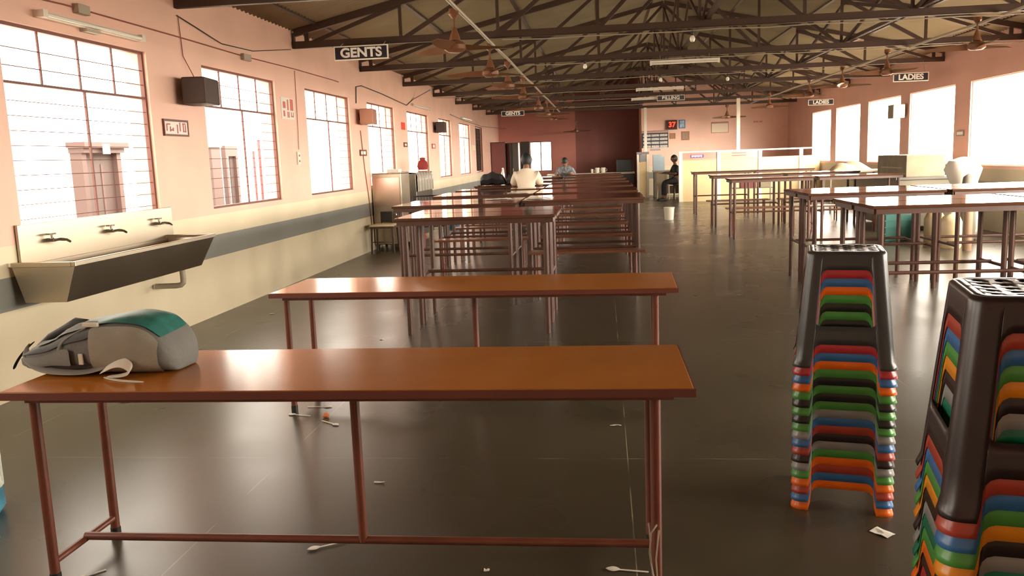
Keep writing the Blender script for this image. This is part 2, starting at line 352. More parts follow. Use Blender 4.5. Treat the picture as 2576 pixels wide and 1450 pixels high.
# ================================================================ CEILING FANS, TUBES, BULBS
def make_fan(loc, label, rz, drop):
    t = thing('ceiling_fan', label, 'ceiling fan', loc, rz)
    MB().lathe([(.0, drop+.0), (.045, drop-.01), (.05, drop-.06), (.018, drop-.10)], n=16).build('canopy', FANM, t, smooth=True)
    MB().lathe([(.012, .11), (.012, drop-.05)], n=10).build('downrod', FANM, t, smooth=True)
    MB().lathe([(.014, .19), (.03, .15), (.05, .09), (.055, .065)], n=16).build('cup', FANM, t, smooth=True)
    MB().lathe([(.0, -.05), (.07, -.045), (.105, -.02), (.105, .02), (.08, .05), (.04, .065)], n=24).build('motor', FANM, t, smooth=True)
    b = MB(); n = 8; vs = []; fs = []
    for i in range(n+1):
        u = i/n; x = .10+.48*u; hw = .035+.035*math.sin(PI*min(1, u*1.15))*.9 if i < n else .035; tz = .022*(1-u)
        vs += [(x, -hw, -.012-tz+.0), (x, hw, .012+tz), (x, hw, .008+tz), (x, -hw, -.016-tz)]
    for i in range(n):
        for k in range(4): fs.append((4*i+k, 4*i+(k+1) % 4, 4*i+4+(k+1) % 4, 4*i+4+k))
    fs += [(0, 1, 2, 3), (4*n+3, 4*n+2, 4*n+1, 4*n)]
    b.add(vs, fs)
    for k in range(3):
        o = b.build('blade', FANM, t, smooth=True) if k == 0 else o0.copy()
        if k == 0: o0 = o
        else: COL.objects.link(o)
        o.rotation_euler = (0, 0, 2*PI*k/3)
    return t
FX = -1.40
f0 = make_fan((FX, 8.34, 2.53), 'large brown ceiling fan hanging nearest, right of the GENTS sign', .35, .37)
fan_l = [(10.95, .9), (13.0, .2), (15.5, 1.3), (19.2, .6), (22.2, .1), (25.0, .8)]
for k, (y, r) in enumerate(fan_l):
    copy_tree(f0, (FX, y, 2.53), r, 'brown ceiling fan, %s back in the left row of fans' % ORD[k+1])
for k, (y, r) in enumerate([(11.3, .5), (14.65, 1.05), (17.26, .2), (19.9, .7), (24.5, 0.3)]):
    copy_tree(f0, (4.6, y, 2.61), r, 'brown ceiling fan, %s back in the right row of fans' % ORD[k])
copy_tree(f0, (3.75, 26.6, 2.45), .15, 'dark ceiling fan before the far pink wall, left of its neighbour')
copy_tree(f0, (-.9, 30.0, 2.3), .4, 'dark ceiling fan hanging in the shaded far alcove')
for o in [x for x in S.objects if x.name.startswith('ceiling_fan')]: o['group'] = 'brown ceiling fans'

for (x0, x1, y, z), l in zip([(.75, 1.81, 13.62, 2.80), (.765, 1.82, 19.62, 2.84), (.76, 1.80, 22.62, 2.82)],
                           ['white tube light hanging crosswise, the largest and nearest', 'white tube light hanging crosswise, middle of three', 'white tube light partly behind the middle counter sign']):
    t = thing('tube_light', l, 'tube light', ((x0+x1)/2, y, z), group='tube lights below the trusses')
    h = (x1-x0)/2
    MB().box(-h, h, -.02, .02, .03, .06).build('batten', WHITE, t); MB().tube([(-h+.03, 0, .012), (h-.03, 0, .012)], .014, 10).build('tube', GLASSY, t, smooth=True)
    MB().box(-h, -h+.03, -.016, .016, -.01, .03).box(h-.03, h, -.016, .016, -.01, .03).build('holder', WHITE, t, weld=False)
    MB().tube([(-h*.7, 0, .06), (-h*.7, .02, 2.94-z)], .003, 5).tube([(h*.7, 0, .06), (h*.7, .02, 2.94-z)], .003, 5).build('hanger', PVC, t, weld=False)
BULB = mat('bulb_glass', (.9, .85, .72), .1)
for x, y, z, l in [(1.09, 10.62, 2.80, 'white bulb under the truss by the large GENTS sign'), (1.11, 16.6, 2.83, 'white bulb at the wire end, centre of the hall'), (2.35, 16.6, 2.79, 'white bulb to the right of the middle tube lights'),
                   (-.25, 13.6, 2.84, 'white bulb above the left fans'), (-.15, 7.68, 2.86, 'white bulb near the picture top, left of the ridge')]:
    t = thing('light_bulb', l, 'light bulb', (x, y, z), group='bulbs under the trusses')
    MB().lathe([(0, -.055), (.022, -.048), (.034, -.02), (.03, .0), (.016, .025)], n=14).build('globe', BULB, t, smooth=True)
    MB().lathe([(.018, .02), (.02, .06), (.01, .065)], n=12).build('socket', BLACKP, t, smooth=True)
    MB().tube([(0, 0, .06), (0, .01, 2.93-z)], .003, 5).build('cord', BLACKP, t)

# ================================================================ SIGNS
NAVY = mat('navy_sign_face', (.012, .008, .022), .35); LET = mat('white_letters', (.85, .82, .75), .4)
def sign(x, y, z, w, h, body, label, ts, sx=1, face=NAVY):
    t = thing('hanging_sign', label, 'sign', (x, y, z))
    MB().box(-w/2+.012, w/2-.012, -.005, .012, -h/2+.012, h/2-.012).build('panel', face, t)
    MB().box(-w/2, w/2, -.014, .02, h/2-.012, h/2).box(-w/2, w/2, -.014, .02, -h/2, -h/2+.012).box(-w/2, -w/2+.012, -.014, .02, -h/2+.012, h/2-.012).box(w/2-.012, w/2, -.014, .02, -h/2+.012, h/2-.012).build('frame', WHITE, t, weld=False)
    text(body, ts, LET, t, (0, -.009, -.002), bold=.035, sx=sx)
    ty = min(TY, key=lambda q: abs(q-y))-.026-y
    for q in (-w*.4, w*.4): MB().tube([(q, 0, h/2-.01), (q, ty, 2.95-z)], .004, 6).build('hanger', PVC, t)
    return t
sign(-2.94, 10.5, 2.806, .68, .17, 'GENTS', 'large hanging GENTS sign in white letters on dark blue', .155, 1.1)
sign(-2.645, 25.55, 2.77, .68, .145, 'GENTS', 'far small hanging GENTS sign above the far cabinets', .13, 1.1)
sign(5.62, 16.55, 2.655, .62, .155, 'LADIES', 'nearer hanging LADIES sign above the right-hand windows', .135, 1.05)
sign(5.50, 22.55, 2.57, .62, .14, 'LADIES', 'farther hanging LADIES sign by the far end of the window wall', .12, 1.05)
sign(1.76, 22.5, 2.835, .70, .135, 'BILLING', 'hanging BILLING sign over the centre aisle, beside a tube light', .115, 1.1, mat('grey_sign_face', (.05, .045, .045), .4))

# ================================================================ WALL FITTINGS, LEFT
t = thing('wall_tube_light', 'long white tube light fixture on the wall above the nearest window', 'tube light', (XL, 6.3, 2.55))
MB().hexa([(.0, -.64, -.02), (.05, -.64, -.02), (.05, .66, -.02), (0, .66, -.02), (0, -.64, .03), (.045, -.64, .03), (.045, .66, .03), (0, .66, .03)]).build('batten', WHITE, t, bevel=.006)
MB().tube([(.07, -.60, .0), (.07, .62, .0)], .014, 10).build('tube', GLASSY, t, smooth=True)
MB().box(.045, .085, -.65, -.60, -.022, .03).box(.045, .085, .62, .67, -.022, .03).build('holder', WHITE, t, weld=False)
MB().box(.0, .06, -.12, .06, -.045, -.02).build('choke', PVC, t)
MB().box(XL, XL+.05, 6.14, 6.28, 2.64, 2.70)
single(MB().box(XL, XL+.05, 6.12, 6.27, 2.63, 2.70), 'junction_box', PVC, 'small junction box above the nearest wall tube light', 'junction box', bevel=.005)
single(MB().box(XL, XL+.045, 9.07, 9.26, 2.61, 2.68), 'junction_box', PVC, 'small junction box above the second window with a wire to it', 'junction box', bevel=.005)
for y0, y1, z, l in ((17.3, 19.0, 2.60, 'thin wall tube light over the tall narrow window past the steel cooler'), (23.4, 25.1, 2.60, 'farthest wall tube light on the left-hand wall')):
    t = thing('wall_tube_light', l, 'tube light', (XL, (y0+y1)/2, z)); h = (y1-y0)/2
    MB().box(0, .045, -h, h, -.02, .03).build('batten', WHITE, t); MB().tube([(.06, -h+.03, 0), (.06, h-.03, 0)], .014, 8).build('tube', GLASSY, t, smooth=True)
    MB().box(.03, .075, -h, -h+.03, -.02, .03).box(.03, .075, h-.03, h, -.02, .03).build('holder', WHITE, t, weld=False)
WIRE = mat('brown_wire', (.30, .10, .06), .5)
def wire(pts, r, label, m=WIRE, name='wall_wire'): return single(MB().tube(pts, r, 6), name, m, label, 'wire', smooth=True)
wire([(XL+.01, 4.9, 2.64), (XL+.01, 6.0, 2.672), (XL+.01, 7.7, 2.668), (XL+.012, 9.1, 2.655), (XL+.01, 10.7, 2.67), (XL+.01, 12.3, 2.665), (XL+.01, 12.5, 2.66)], .006, 'reddish wire clipped along the wall above the first windows')
wire([(XL+.01, 7.7, 2.86), (XL+.012, 8.6, 2.72), (XL+.01, 9.4, 2.74), (XL+.01, 10.6, 2.9)], .005, 'dark wire sagging between the first two truss ends', BLACKP)
wire([(XL+.01, 13.35, 2.4), (XL+.01, 13.4, 2.66), (XL+.012, 13.7, 2.70), (XL+.01, 15.0, 2.66), (XL+.01, 16.9, 2.57), (XL+.01, 17.5, 2.72), (XL+.3, 17.9, 2.93)], .008, 'dark looping wire above the steel cooler reaching up to the roof', BLACKP)
wire([(XL+.01, 13.5, 1.98), (XL+.012, 13.6, 1.4), (XL+.01, 13.75, .9), (XL+.012, 13.85, .35)], .007, 'cable hanging down the wall from the far wall speaker to the cooler')
wire([(XL+.01, 10.68, 2.65), (XL+.01, 10.66, 2.1), (XL+.012, 10.62, 1.66)], .004, 'thin wire dropping to the white switch between windows')
wire([(XL+.01, 21.8, 2.62), (XL+.012, 24, 2.55), (XL+.01, 27.5, 2.5), (XL+.3, 31.8, 2.55)], .008, 'wire stretched along the far end of the window wall', BLACKP)
wire([(XL+.01, 7.72, 2.86), (XL+.01, 7.75, 2.5), (XL+.05, 7.9, 2.27)], .004, 'thin wire running down to the near wall speaker')
t = thing('wall_switch', 'white switch plate on the wall between second and third windows', 'switch', (XL, 10.6, 1.55))
MB().box(0, .02, -.05, .05, -.08, .08).build('plate', WHITE, t, bevel=.004); MB().box(.02, .026, -.012, .012, .02, .045).box(.02, .026, -.012, .012, -.05, -.025).build('rocker', RED, t, weld=False)

def speaker(y, z, label, boxm, d=.20, rz=0):
    t = thing('wall_speaker', label, 'speaker', (XL, y, z), 0)
    r = bpy.data.objects  # body is angled a little into the hall
    m = MB(); a = rz; c, s_ = math.cos(a), math.sin(a)
    def P(u, v, w_): return (.075+u*c-v*s_+.06, u*s_+v*c, w_)
    m.hexa([P(-.09, -.27, -.12), P(.12, -.25, -.12), P(.12, .12, -.12), P(-.09, .12, -.12), P(-.09, -.27, .12), P(.12, -.25, .12), P(.12, .12, .12), P(-.09, .12, .12)]).build('cabinet', boxm, t, bevel=.015)
    g = MB(); g.hexa([P(-.09, .125, -.12), P(.12, .125, -.12), P(.10, .22, -.105), P(-.06, .24, -.105), P(-.09, .125, .12), P(.12, .125, .12), P(.10, .22, .105), P(-.06, .24, .105)]).build('grille', BLACKP, t, bevel=.01)
    MB().box(0, .05, -.06, .06, -.05, .05).build('bracket', BLACKP, t)
    return t
DKSP = mat('brown_black_speaker', (.055, .03, .022), .6)
speaker(7.80, 2.17, 'dark wall speaker between the first and second windows', DKSP, rz=.12)
speaker(13.55, 2.19, 'pale brown wall speaker with black front beside the third window', mat('tan_speaker', (.42, .19, .12), .5), rz=.1)
speaker(19.75, 2.22, 'small black wall speaker farthest down the window wall', DKSP, rz=.1)
t = thing('wall_sign', 'small framed sign with large script below the near wall speaker', 'sign', (XL, 7.49, 1.835))
MB().box(0, .012, -.215, .215, -.06, .065).build('panel', PAPER, t)
MB().box(0, .018, -.225, .225, -.075, -.058).box(0, .018, -.225, .225, .055, .075).box(0, .018, -.225, -.212, -.058, .055).box(0, .018, .212, .225, -.058, .055).build('frame', WINF, t, weld=False)
m = MB()
for yy, z0, z1 in ((-.17, -.03, .03), (-.11, -.035, .01), (-.06, -.03, .0), (.02, -.05, .03), (.07, -.03, .05), (.13, -.03, .04), (.17, -.03, .03)): m.box(.012, .015, yy-.008, yy+.008, z0, z1)
for yy, zz in ((-.14, .03), (-.085, -.02), (.15, .04), (.15, -.03)): m.box(.012, .015, yy-.03, yy+.03, zz-.006, zz+.006)
m.build('lettering', RED, t, weld=False)
t = thing('wall_poster', 'white poster with red markings beside the second window', 'poster', (XL, 10.36, 2.16))
MB().box(0, .006, -.22, .22, -.13, .13).build('sheet', PAPER, t)
m = MB()
for a in ((-.16, -.08, .0, .08), (-.02, .02, -.02, .11), (.08, .18, -.02, .12), (-.16, -.11, -.10, -.03), (-.03, .0, -.11, -.04), (.02, .04, -.11, -.04), (.10, .18, -.10, -.085), (.10, .115, -.10, -.04), (.165, .18, -.10, -.04)):
    m.box(.006, .009, *a)
m.build('printing', mat('faded_red_print', (.65, .16, .12), .6), t, weld=False)
def frame_pic(x, y, z, w, h, label, fm, pm, face='x', name='picture_frame', cat='framed notice', b=.025):
    t = thing(name, label, cat, (x, y, z))
    if face == 'x':
        MB().box(0, .012, -w/2+b, w/2-b, -h/2+b, h/2-b).build('notice', pm, t)
        MB().box(0, .02, -w/2, w/2, h/2-b, h/2).box(0, .02, -w/2, w/2, -h/2, -h/2+b).box(0, .02, -w/2, -w/2+b, -h/2+b, h/2-b).box(0, .02, w/2-b, w/2, -h/2+b, h/2-b).build('frame', fm, t, weld=False)
    else:
        MB().box(-w/2+b, w/2-b, -.012, 0, -h/2+b, h/2-b).build('notice', pm, t)
        MB().box(-w/2, w/2, -.02, 0, h/2-b, h/2).box(-w/2, w/2, -.02, 0, -h/2, -h/2+b).box(-w/2, -w/2+b, -.02, 0, -h/2+b, h/2-b).box(w/2-b, w/2, -.02, 0, -h/2+b, h/2-b).build('frame', fm, t, weld=False)
    return t
frame_pic(XL, 13.58, 1.625, .36, .10, 'small red-framed notice beside the fourth window, above the cooler cable', WINF, PAPER)
single(MB().box(XL, XL+.008, 16.38, 16.68, 2.08, 2.22), 'red_card', mat('bright_red_card', (.8, .06, .03), .6), 'bright red card on the wall past the cooler', 'card')
frame_pic(XL, 16.62, 1.79, .26, .09, 'small framed notice just left of the fifth window', WINF, PAPER)
frame_pic(XL, 19.45, 1.79, .36, .11, 'small pink framed notice between fifth and sixth windows', RED, PAPER)
single(MB().box(XL, XL+.008, 25.38, 25.9, 1.73, 1.88), 'wall_card', mat('cream_card', (.85, .78, .5), .6), 'cream card on the wall beside the dark last window', 'card')
MB_ = MB().box(XL-.12, XL-.08, 26.12, 27.73, ZS+.03, ZT-.03)
single(MB_, 'dark_shutter', mat('dark_shutter_paint', (.03, .022, .015), .6), 'dark board shutter closing the last window of the window wall', 'shutter')

# wash trough
t = thing('wash_trough', 'long stainless steel hand-wash trough with splashback on the left-hand wall', 'sink', (XL+.008, 6.1, .83))
MB().box(.0, .02, -.90, 1.13, .03, .30).build('splashback', STAINLESS, t, bevel=.003)
m = MB(); yb0, yb1, xo = -1.0, 1.0, .46
rim = [(.02, yb0), (xo, yb0), (xo, yb1), (.02, yb1)]; bot = [(.08, yb0+.01), (xo-.09, yb0+.01), (xo-.09, yb1-.10), (.08, yb1-.10)]
def ring(p, z): return [(x, y, z) for x, y in p]
inn = [(.045, yb0+.025), (xo-.025, yb0+.025), (xo-.025, yb1-.025), (.045, yb1-.025)]; inb = [(.10, yb0+.035), (xo-.115, yb0+.035), (xo-.115, yb1-.13), (.10, yb1-.13)]
vs = ring(rim, .035)+ring(bot, -.205)+ring(inn, .035)+ring(inb, -.19)
fs = [(4, 5, 6, 7), (12, 15, 14, 13)]
for i in range(4):
    j = (i+1) % 4; fs += [(i, i+4, j+4, j), (i, j, 8+j, 8+i), (8+i, 8+j, 12+j, 12+i)]
m.add(vs, fs); m.build('basin', STAINLESS, t)
MB().box(xo-.02, xo+.012, yb0-.01, yb1+.01, .03, .062).box(.02, xo-.02, yb0-.012, yb0+.02, .03, .062).box(.02, xo-.02, yb1-.02, yb1+.01, .03, .062).build('rim', STAINLESS, t, weld=False, bevel=.004)
for yy in (-.62, .1, .82):
    f = MB(); f.tube([(.02, yy, .175), (.08, yy, .175)], .013, 8); f.tube([(.07, yy, .175), (.09, yy+.03, .178), (.10, yy+.10, .168), (.10, yy+.14, .15)], [.014, .012, .01, .009], 8)
    fo = f.build('tap', CHROME, t, smooth=True); MB().tube([(.06, yy, .185), (.06, yy, .215)], .01, 8).box(.045, .075, yy-.04, yy+.03, .212, .224).build('tap_handle', CHROME, fo, weld=False)
p = MB().tube([(.26, .76, -.19), (.26, .765, -.30), (.26, .76, -.335), (.24, .755, -.355), (.2, .75, -.36), (.02, .74, -.362)], .024, 12); p.build('drain_pipe', PVC, t, smooth=True)

# ================================================================ TABLES AND BENCHES
def make_front_table(x0, y0, rz, label):
    t = thing('dining_table', label, 'table', (x0, y0, 0), rz)       # origin: front-left corner of the top
    L, D, H = 2.31, .61, .73
    MB().box(0, L, 0, D, H-.022, H).build('tabletop', TOPM, t, bevel=.003)
    MB().box(-.004, L+.004, -.006, 0, H-.028, H-.002).box(-.004, L+.004, D, D+.006, H-.028, H-.002).box(-.006, 0, 0, D, H-.028, H-.002).box(L, L+.006, 0, D, H-.028, H-.002).build('edge_band', EDGE, t, weld=False)
    MB().bar((.06, .05, H-.036), (L-.06, .05, H-.036), .025, .025).bar((.06, D-.05, H-.036), (L-.06, D-.05, H-.036), .025, .025).bar((.07, .05, H-.036), (.07, D-.05, H-.036), .025, .025).bar((L-.07, .05, H-.036), (L-.07, D-.05, H-.036), .025, .025).build('under_frame', TUBE, t, weld=False)
    xr = L-.115
    for x, y in ((.07, .07), (.07, D-.16), (xr, .07), (xr, D-.16)):
        MB().tube([(x, y, .012), (x, y, H-.03)], .0175, 12).build('leg', TUBE, t, smooth=True)
    for o in [c for c in t.children if c.name.startswith('leg')]:
        pass
    for x in (.07, xr):
        MB().tube([(x, .07, .085), (x, D-.16, .085)], .013, 10).build('crossbar', TUBE, t, smooth=True)
    MB().tube([(.07, D*.5-.045, .095), (xr, D*.5-.045, .095)], .015, 10).build('foot_rail', TUBE, t, smooth=True)
    MB().tube([(L*.5-.005, D*.5-.045, .09), (L*.5-.005, D*.5-.045, H-.03)], .0175, 12).build('leg', TUBE, t, smooth=True)
    for x, y in ((.07, .07), (.07, D-.16), (xr, .07), (xr, D-.16)):
        MB().tube([(x, y, 0), (x, y, .045)], .0195, 12).build('foot_cap', BLACKP, t, smooth=True)
    return t
ft = make_front_table(-2.045, 2.57, .0, 'brown-topped table nearest the camera, with a grey backpack on it')
copy_tree(ft, (-1.925, 4.63, 0), -.03, 'brown-topped table with foot rail, empty, second from the camera')
for o in [x for x in S.objects if x.name.startswith('dining_table')]: o['group'] = 'low brown tables in the foreground'
wire([(.150-.0, 2.62, .26), (.13, 2.60, .24), (.125, 2.605, .17), (.135, 2.60, .10), (.15, 2.61, .06), (.145, 2.60, .15), (.155, 2.60, .25)], .003, 'loop of pale wire hanging at the right leg of the nearest table', PVC, 'wire_loop')

def make_tall_table(loc, label, group):
    t = thing('standing_table', label, 'table', loc, 0, group)   # origin: front-left corner
    L, D, H = 1.33, .57, .99
    MB().box(0, L, 0, D, H-.025, H).build('tabletop', TOPD, t, bevel=.004)
    MB().bar((.03, .03, H-.045), (L-.03, .03, H-.045), .03, .04).bar((.03, D-.03, H-.045), (L-.03, D-.03, H-.045), .03, .04).bar((.03, .03, H-.045), (.03, D-.03, H-.045), .03, .04).bar((L-.03, .03, H-.045), (L-.03, D-.03, H-.045), .03, .04).build('apron', LEGD, t, weld=False)
    for x in (.08, L-.08):
        for y in (.05, D-.05):
            MB().tube([(x, y, 0), (x, y, H-.03)], .022, 12).build('leg', LEGD, t, smooth=True)
        MB().tube([(x, .05, .42), (x, D-.05, .42)], .014, 8).build('side_rail', LEGD, t, smooth=True)
    MB().tube([(.08, D/2, .43), (L-.08, D/2, .43)], .015, 8).build('foot_rail', LEGD, t, smooth=True)
    return t
LEFTC = [6.85, 7.45, 8.80, 9.40, 10.95, 11.53, 12.75, 14.65, 16.9, 19.6]
RIGHTC = [9.20, 9.79, 11.05, 11.65, 13.0, 13.6, 15.05, 16.9, 19.1, 21.2]
R1C = [6.72, 7.31, 8.80, 9.40, 14.1, 16.45, 19.85]
tall0 = None
def place_tall(x, y, label, group):
    global tall0
    if tall0 is None: tall0 = make_tall_table((x, y, 0), label, group)
    else: copy_tree(tall0, (x, y, 0), label=label, group=group)
for k, y in enumerate(LEFTC):
    x = -1.73 if k < 2 else -2.24
    place_tall(x, y, 'tall brown table, %s from the front in the column beside the window wall' % ORD[k], 'standing tables in the window-side column')
for k, y in enumerate(RIGHTC):
    place_tall(-.89, y, 'tall brown table, %s from the front in the column beside the aisle' % ORD[k], 'standing tables in the aisle-side column')
for k, y in enumerate(R1C):
    place_tall(2.04, y, 'tall dark table, %s from the front in the block across the aisle' % ORD[k], 'standing tables across the aisle')
for k, y in enumerate(R1C):
    place_tall(3.42, y, 'tall dark table, %s from the front in the column nearest the sunny windows' % ORD[k], 'standing tables near the sunny windows')

def make_bench(loc, label, L=1.22):
    t = thing('bench', label, 'bench', loc, 0, 'plank benches between the tall tables')
    MB().box(0, L, 0, .24, .445, .47).build('seat', mat('brown_bench_plank', (.15, .055, .025), .3), t, bevel=.003)
    for x in (.10, L-.10):
        for y in (.04, .20): MB().tube([(x, y, 0), (x, y, .45)], .013, 8).build('leg', TUBE, t, smooth=True)
        MB().tube([(x, .04, .16), (x, .20, .16)], .008, 6).build('brace', TUBE, t, smooth=True)
    return t
bn0 = make_bench((-2.12, 10.35, 0), 'plank bench, first from the front in the window-side column')
for k, y in enumerate((12.2, 13.36, 15.9)): copy_tree(bn0, (-2.2, y, 0), label='plank bench, %s from the front in the window-side column' % ORD[k+1])
for k, y in enumerate((8.75, 10.5, 12.35, 14.3, 15.95)): copy_tree(bn0, (-.80, y, 0), label='plank bench, %s from the front in the aisle-side column' % ORD[k])
for k, (x, y) in enumerate(((2.10, 14.85), (2.06, 17.3), (3.45, 14.85), (3.45, 17.3))):
    copy_tree(bn0, (x, y, 0), label='plank bench across the aisle, %s row, %s' % (ORD[k % 2], 'aisle end' if k < 2 else 'window end'))

# ================================================================ PLASTIC STOOLS
def stool_meshes():
    H, n = .455, None
    hw = lambda z: .145+.042*(1-z/H)+(.007*max(0, 1-z/.03) if z < .03 else 0)
    R = .040; u0 = .70
    def pos(u, z, side):
        w = hw(z); r = R; fl = w-r; ua = .82
        if abs(u) <= ua: x, y = u/ua*fl, -w
        else:
            a = (abs(u)-ua)/(1-ua)*PI/4; x = math.copysign(fl+r*math.sin(a), u); y = -(fl+r*math.cos(a))
        for _ in range(side): x, y = -y, x
        return (x, y, z)
    # local outline of opening and arch in u
    uo = .68
    def corner(u, lim, depth):     # rounded corner: extra distance near |u|=lim
        d = (abs(u)-(lim-.16))/.16
        return depth*(1-math.sqrt(max(0, 1-d*d))) if d > 0 else 0
    ot = lambda u: .385-corner(u, uo, .035); ob = lambda u: .165+corner(u, uo, .012)
    at = lambda u: .093-corner(u, uo, .028)
    m = MB()
    cols = sorted(set([-1, -.94, -.88, -.82, -.75, -.68]+[-.68+.68*(1-math.cos(PI/2*k/7)) for k in range(1, 7)]+[0]))
    us = cols+[-c for c in cols[-2::-1]]
    for side in range(4):
        for a, b in zip(us, us[1:]):
            mid = (a+b)/2
            segs = [(lambda u: H-.012, lambda u: 0.0)] if abs(mid) > uo else [(lambda u: H-.012, ot), (ob, at)]
            for top, bt in segs:
                nz = 10 if abs(mid) > uo else 3
                for k in range(nz):
                    def zz(u, k_): return bt(u)+(top(u)-bt(u))*k_/nz
                    if abs(mid) > uo:
                        lv = [0, .012, .03, .093, .13, .165, .23, .30, .385, .42, H-.012]; za = zb = lv[k]; zc = zd = lv[k+1]
                    else: za, zb, zc, zd = zz(a, k), zz(b, k), zz(b, k+1), zz(a, k+1)
                    m.add([pos(a, za, side), pos(b, zb, side), pos(b, zc, side), pos(a, zd, side)], [(0, 1, 2, 3)])
    # rounded shoulder up to the seat
    for side in range(4):
        for a, b in zip(us, us[1:]):
            prev = None
            for k in range(4):
                q = PI/2*k/3; dz = H-.012+.012*math.sin(q); ins = 1-.08*(1-math.cos(q))
                pa = pos(a, H-.012, side); pb = pos(b, H-.012, side)
                cur = ((pa[0]*ins, pa[1]*ins, dz), (pb[0]*ins, pb[1]*ins, dz))
                if prev: m.add([prev[0], prev[1], cur[1], cur[0]], [(0, 1, 2, 3)])
                prev = cur
    # perforated seat
    s = MB(); w = hw(H-.012)*.92; nh = 5; pitch = .235/nh
    g = []
    for i in range(nh):
        for j in range(nh):
            cx, cy = (i-(nh-1)/2)*pitch, (j-(nh-1)/2)*pitch; n = 8
            hs = pitch/2; out = [(cx+hs*max(-1, min(1, 1.4143*math.cos(PI/4*k))), cy+hs*max(-1, min(1, 1.4143*math.sin(PI/4*k)))) for k in range(n)]
            inr = [(cx+pitch*.21*math.cos(PI/4*k), cy+pitch*.26*math.sin(PI/4*k)) for k in range(n)]
            zf = lambda x, y: H-.006*(1-min(1, (max(abs(x), abs(y))/.115)**2))
            vs = [(x, y, zf(x, y)) for x, y in out]+[(x, y, zf(x, y)) for x, y in inr]
            s.add(vs, [(k, (k+1) % n, n+(k+1) % n, n+k) for k in range(n)])
    q = .1175
    outer = []
    for side in range(4):
        for u in us[:-1]:
            p_ = pos(u, H-.012, side); outer.append((p_[0]*.92, p_[1]*.92, H))
    # ring between outer outline and the square of holes
    def sq(p):
        f = q/max(abs(p[0]), abs(p[1])); return (p[0]*f, p[1]*f, H)
    n = len(outer); s.add(outer+[sq(p) for p in outer], [(k, (k+1) % n, n+(k+1) % n, n+k) for k in range(n)])
    return m, s
sm_, ss_ = stool_meshes()
def stool_proto(key, col):
    m = mat('stool_'+key, col, .34, spec=.5, vary=.04, vscale=20)
    t = bpy.data.objects.new('plastic_stool', None)
    return m
SC = {'charcoal': (.045, .046, .044), 'crimson': (.50, .035, .045), 'blue': (.045, .17, .42), 'orange': (.95, .17, .008), 'green': (.085, .33, .06), 'black': (.022, .022, .019),
      'grey': (.30, .30, .29), 'red': (.45, .06, .035), 'brown-black': (.030, .017, .018), 'amber': (.85, .30, .012), 'teal': (.01, .19, .10)}
stool_src = {}
def stool(key, loc, rz, label, group):
    if key not in stool_src:
        m = mat('stool_'+key, SC[key], .30, vary=.04, vscale=20)
        t = thing('plastic_stool', label, 'stool', loc, rz, group)
        if not stool_src:
            a = sm_.build('leg_frame', m, t, smooth=True); b = ss_.build('seat', m, t, smooth=True)
            for o in (a, b):
                sd = o.modifiers.new('wall', 'SOLIDIFY'); sd.thickness = .0024; sd.offset = -1
        else:
            src = next(iter(stool_src.values()))
            for ch in src.children:
                c = ch.copy(); c.data = ch.data.copy(); c.data.materials[0] = m; COL.objects.link(c); c.parent = t
        stool_src[key] = t
    else: t = copy_tree(stool_src[key], loc, rz, label, group=group)
    return t
PITCH_S = .0328
def stack(cols, x, y, rz, where, group, jit):
    n = len(cols)
    for k, c in enumerate(cols):
        z = (n-1-k)*PITCH_S
        pos_ = 'topmost' if k == 0 else 'lowest' if k == n-1 else ORD[k]+' from the top'
        stool(c, (x+random.uniform(-jit, jit), y+random.uniform(-jit, jit), z), rz, '%s plastic stool, %s %s' % (c, pos_, where), group)
ST1 = ['charcoal', 'crimson', 'blue', 'orange', 'green', 'black', 'green', 'black', 'green', 'grey', 'blue', 'red', 'brown-black', 'grey', 'green', 'orange', 'red', 'blue', 'orange']
stack(ST1, .962, 3.51, -.22, 'in the smaller, wholly visible stack', 'stools in the smaller stack', .0004)
ST2 = ['brown-black', 'red', 'blue', 'green', 'amber', 'brown-black', 'grey', 'teal', 'green', 'orange', 'brown-black', 'crimson', 'blue', 'green', 'amber', 'red', 'grey', 'blue', 'green', 'orange', 'black', 'red']
stack(ST2, .897, 1.86, -.20, 'in the big stack cut off by the frame', 'stools in the bigger stack', .0004)

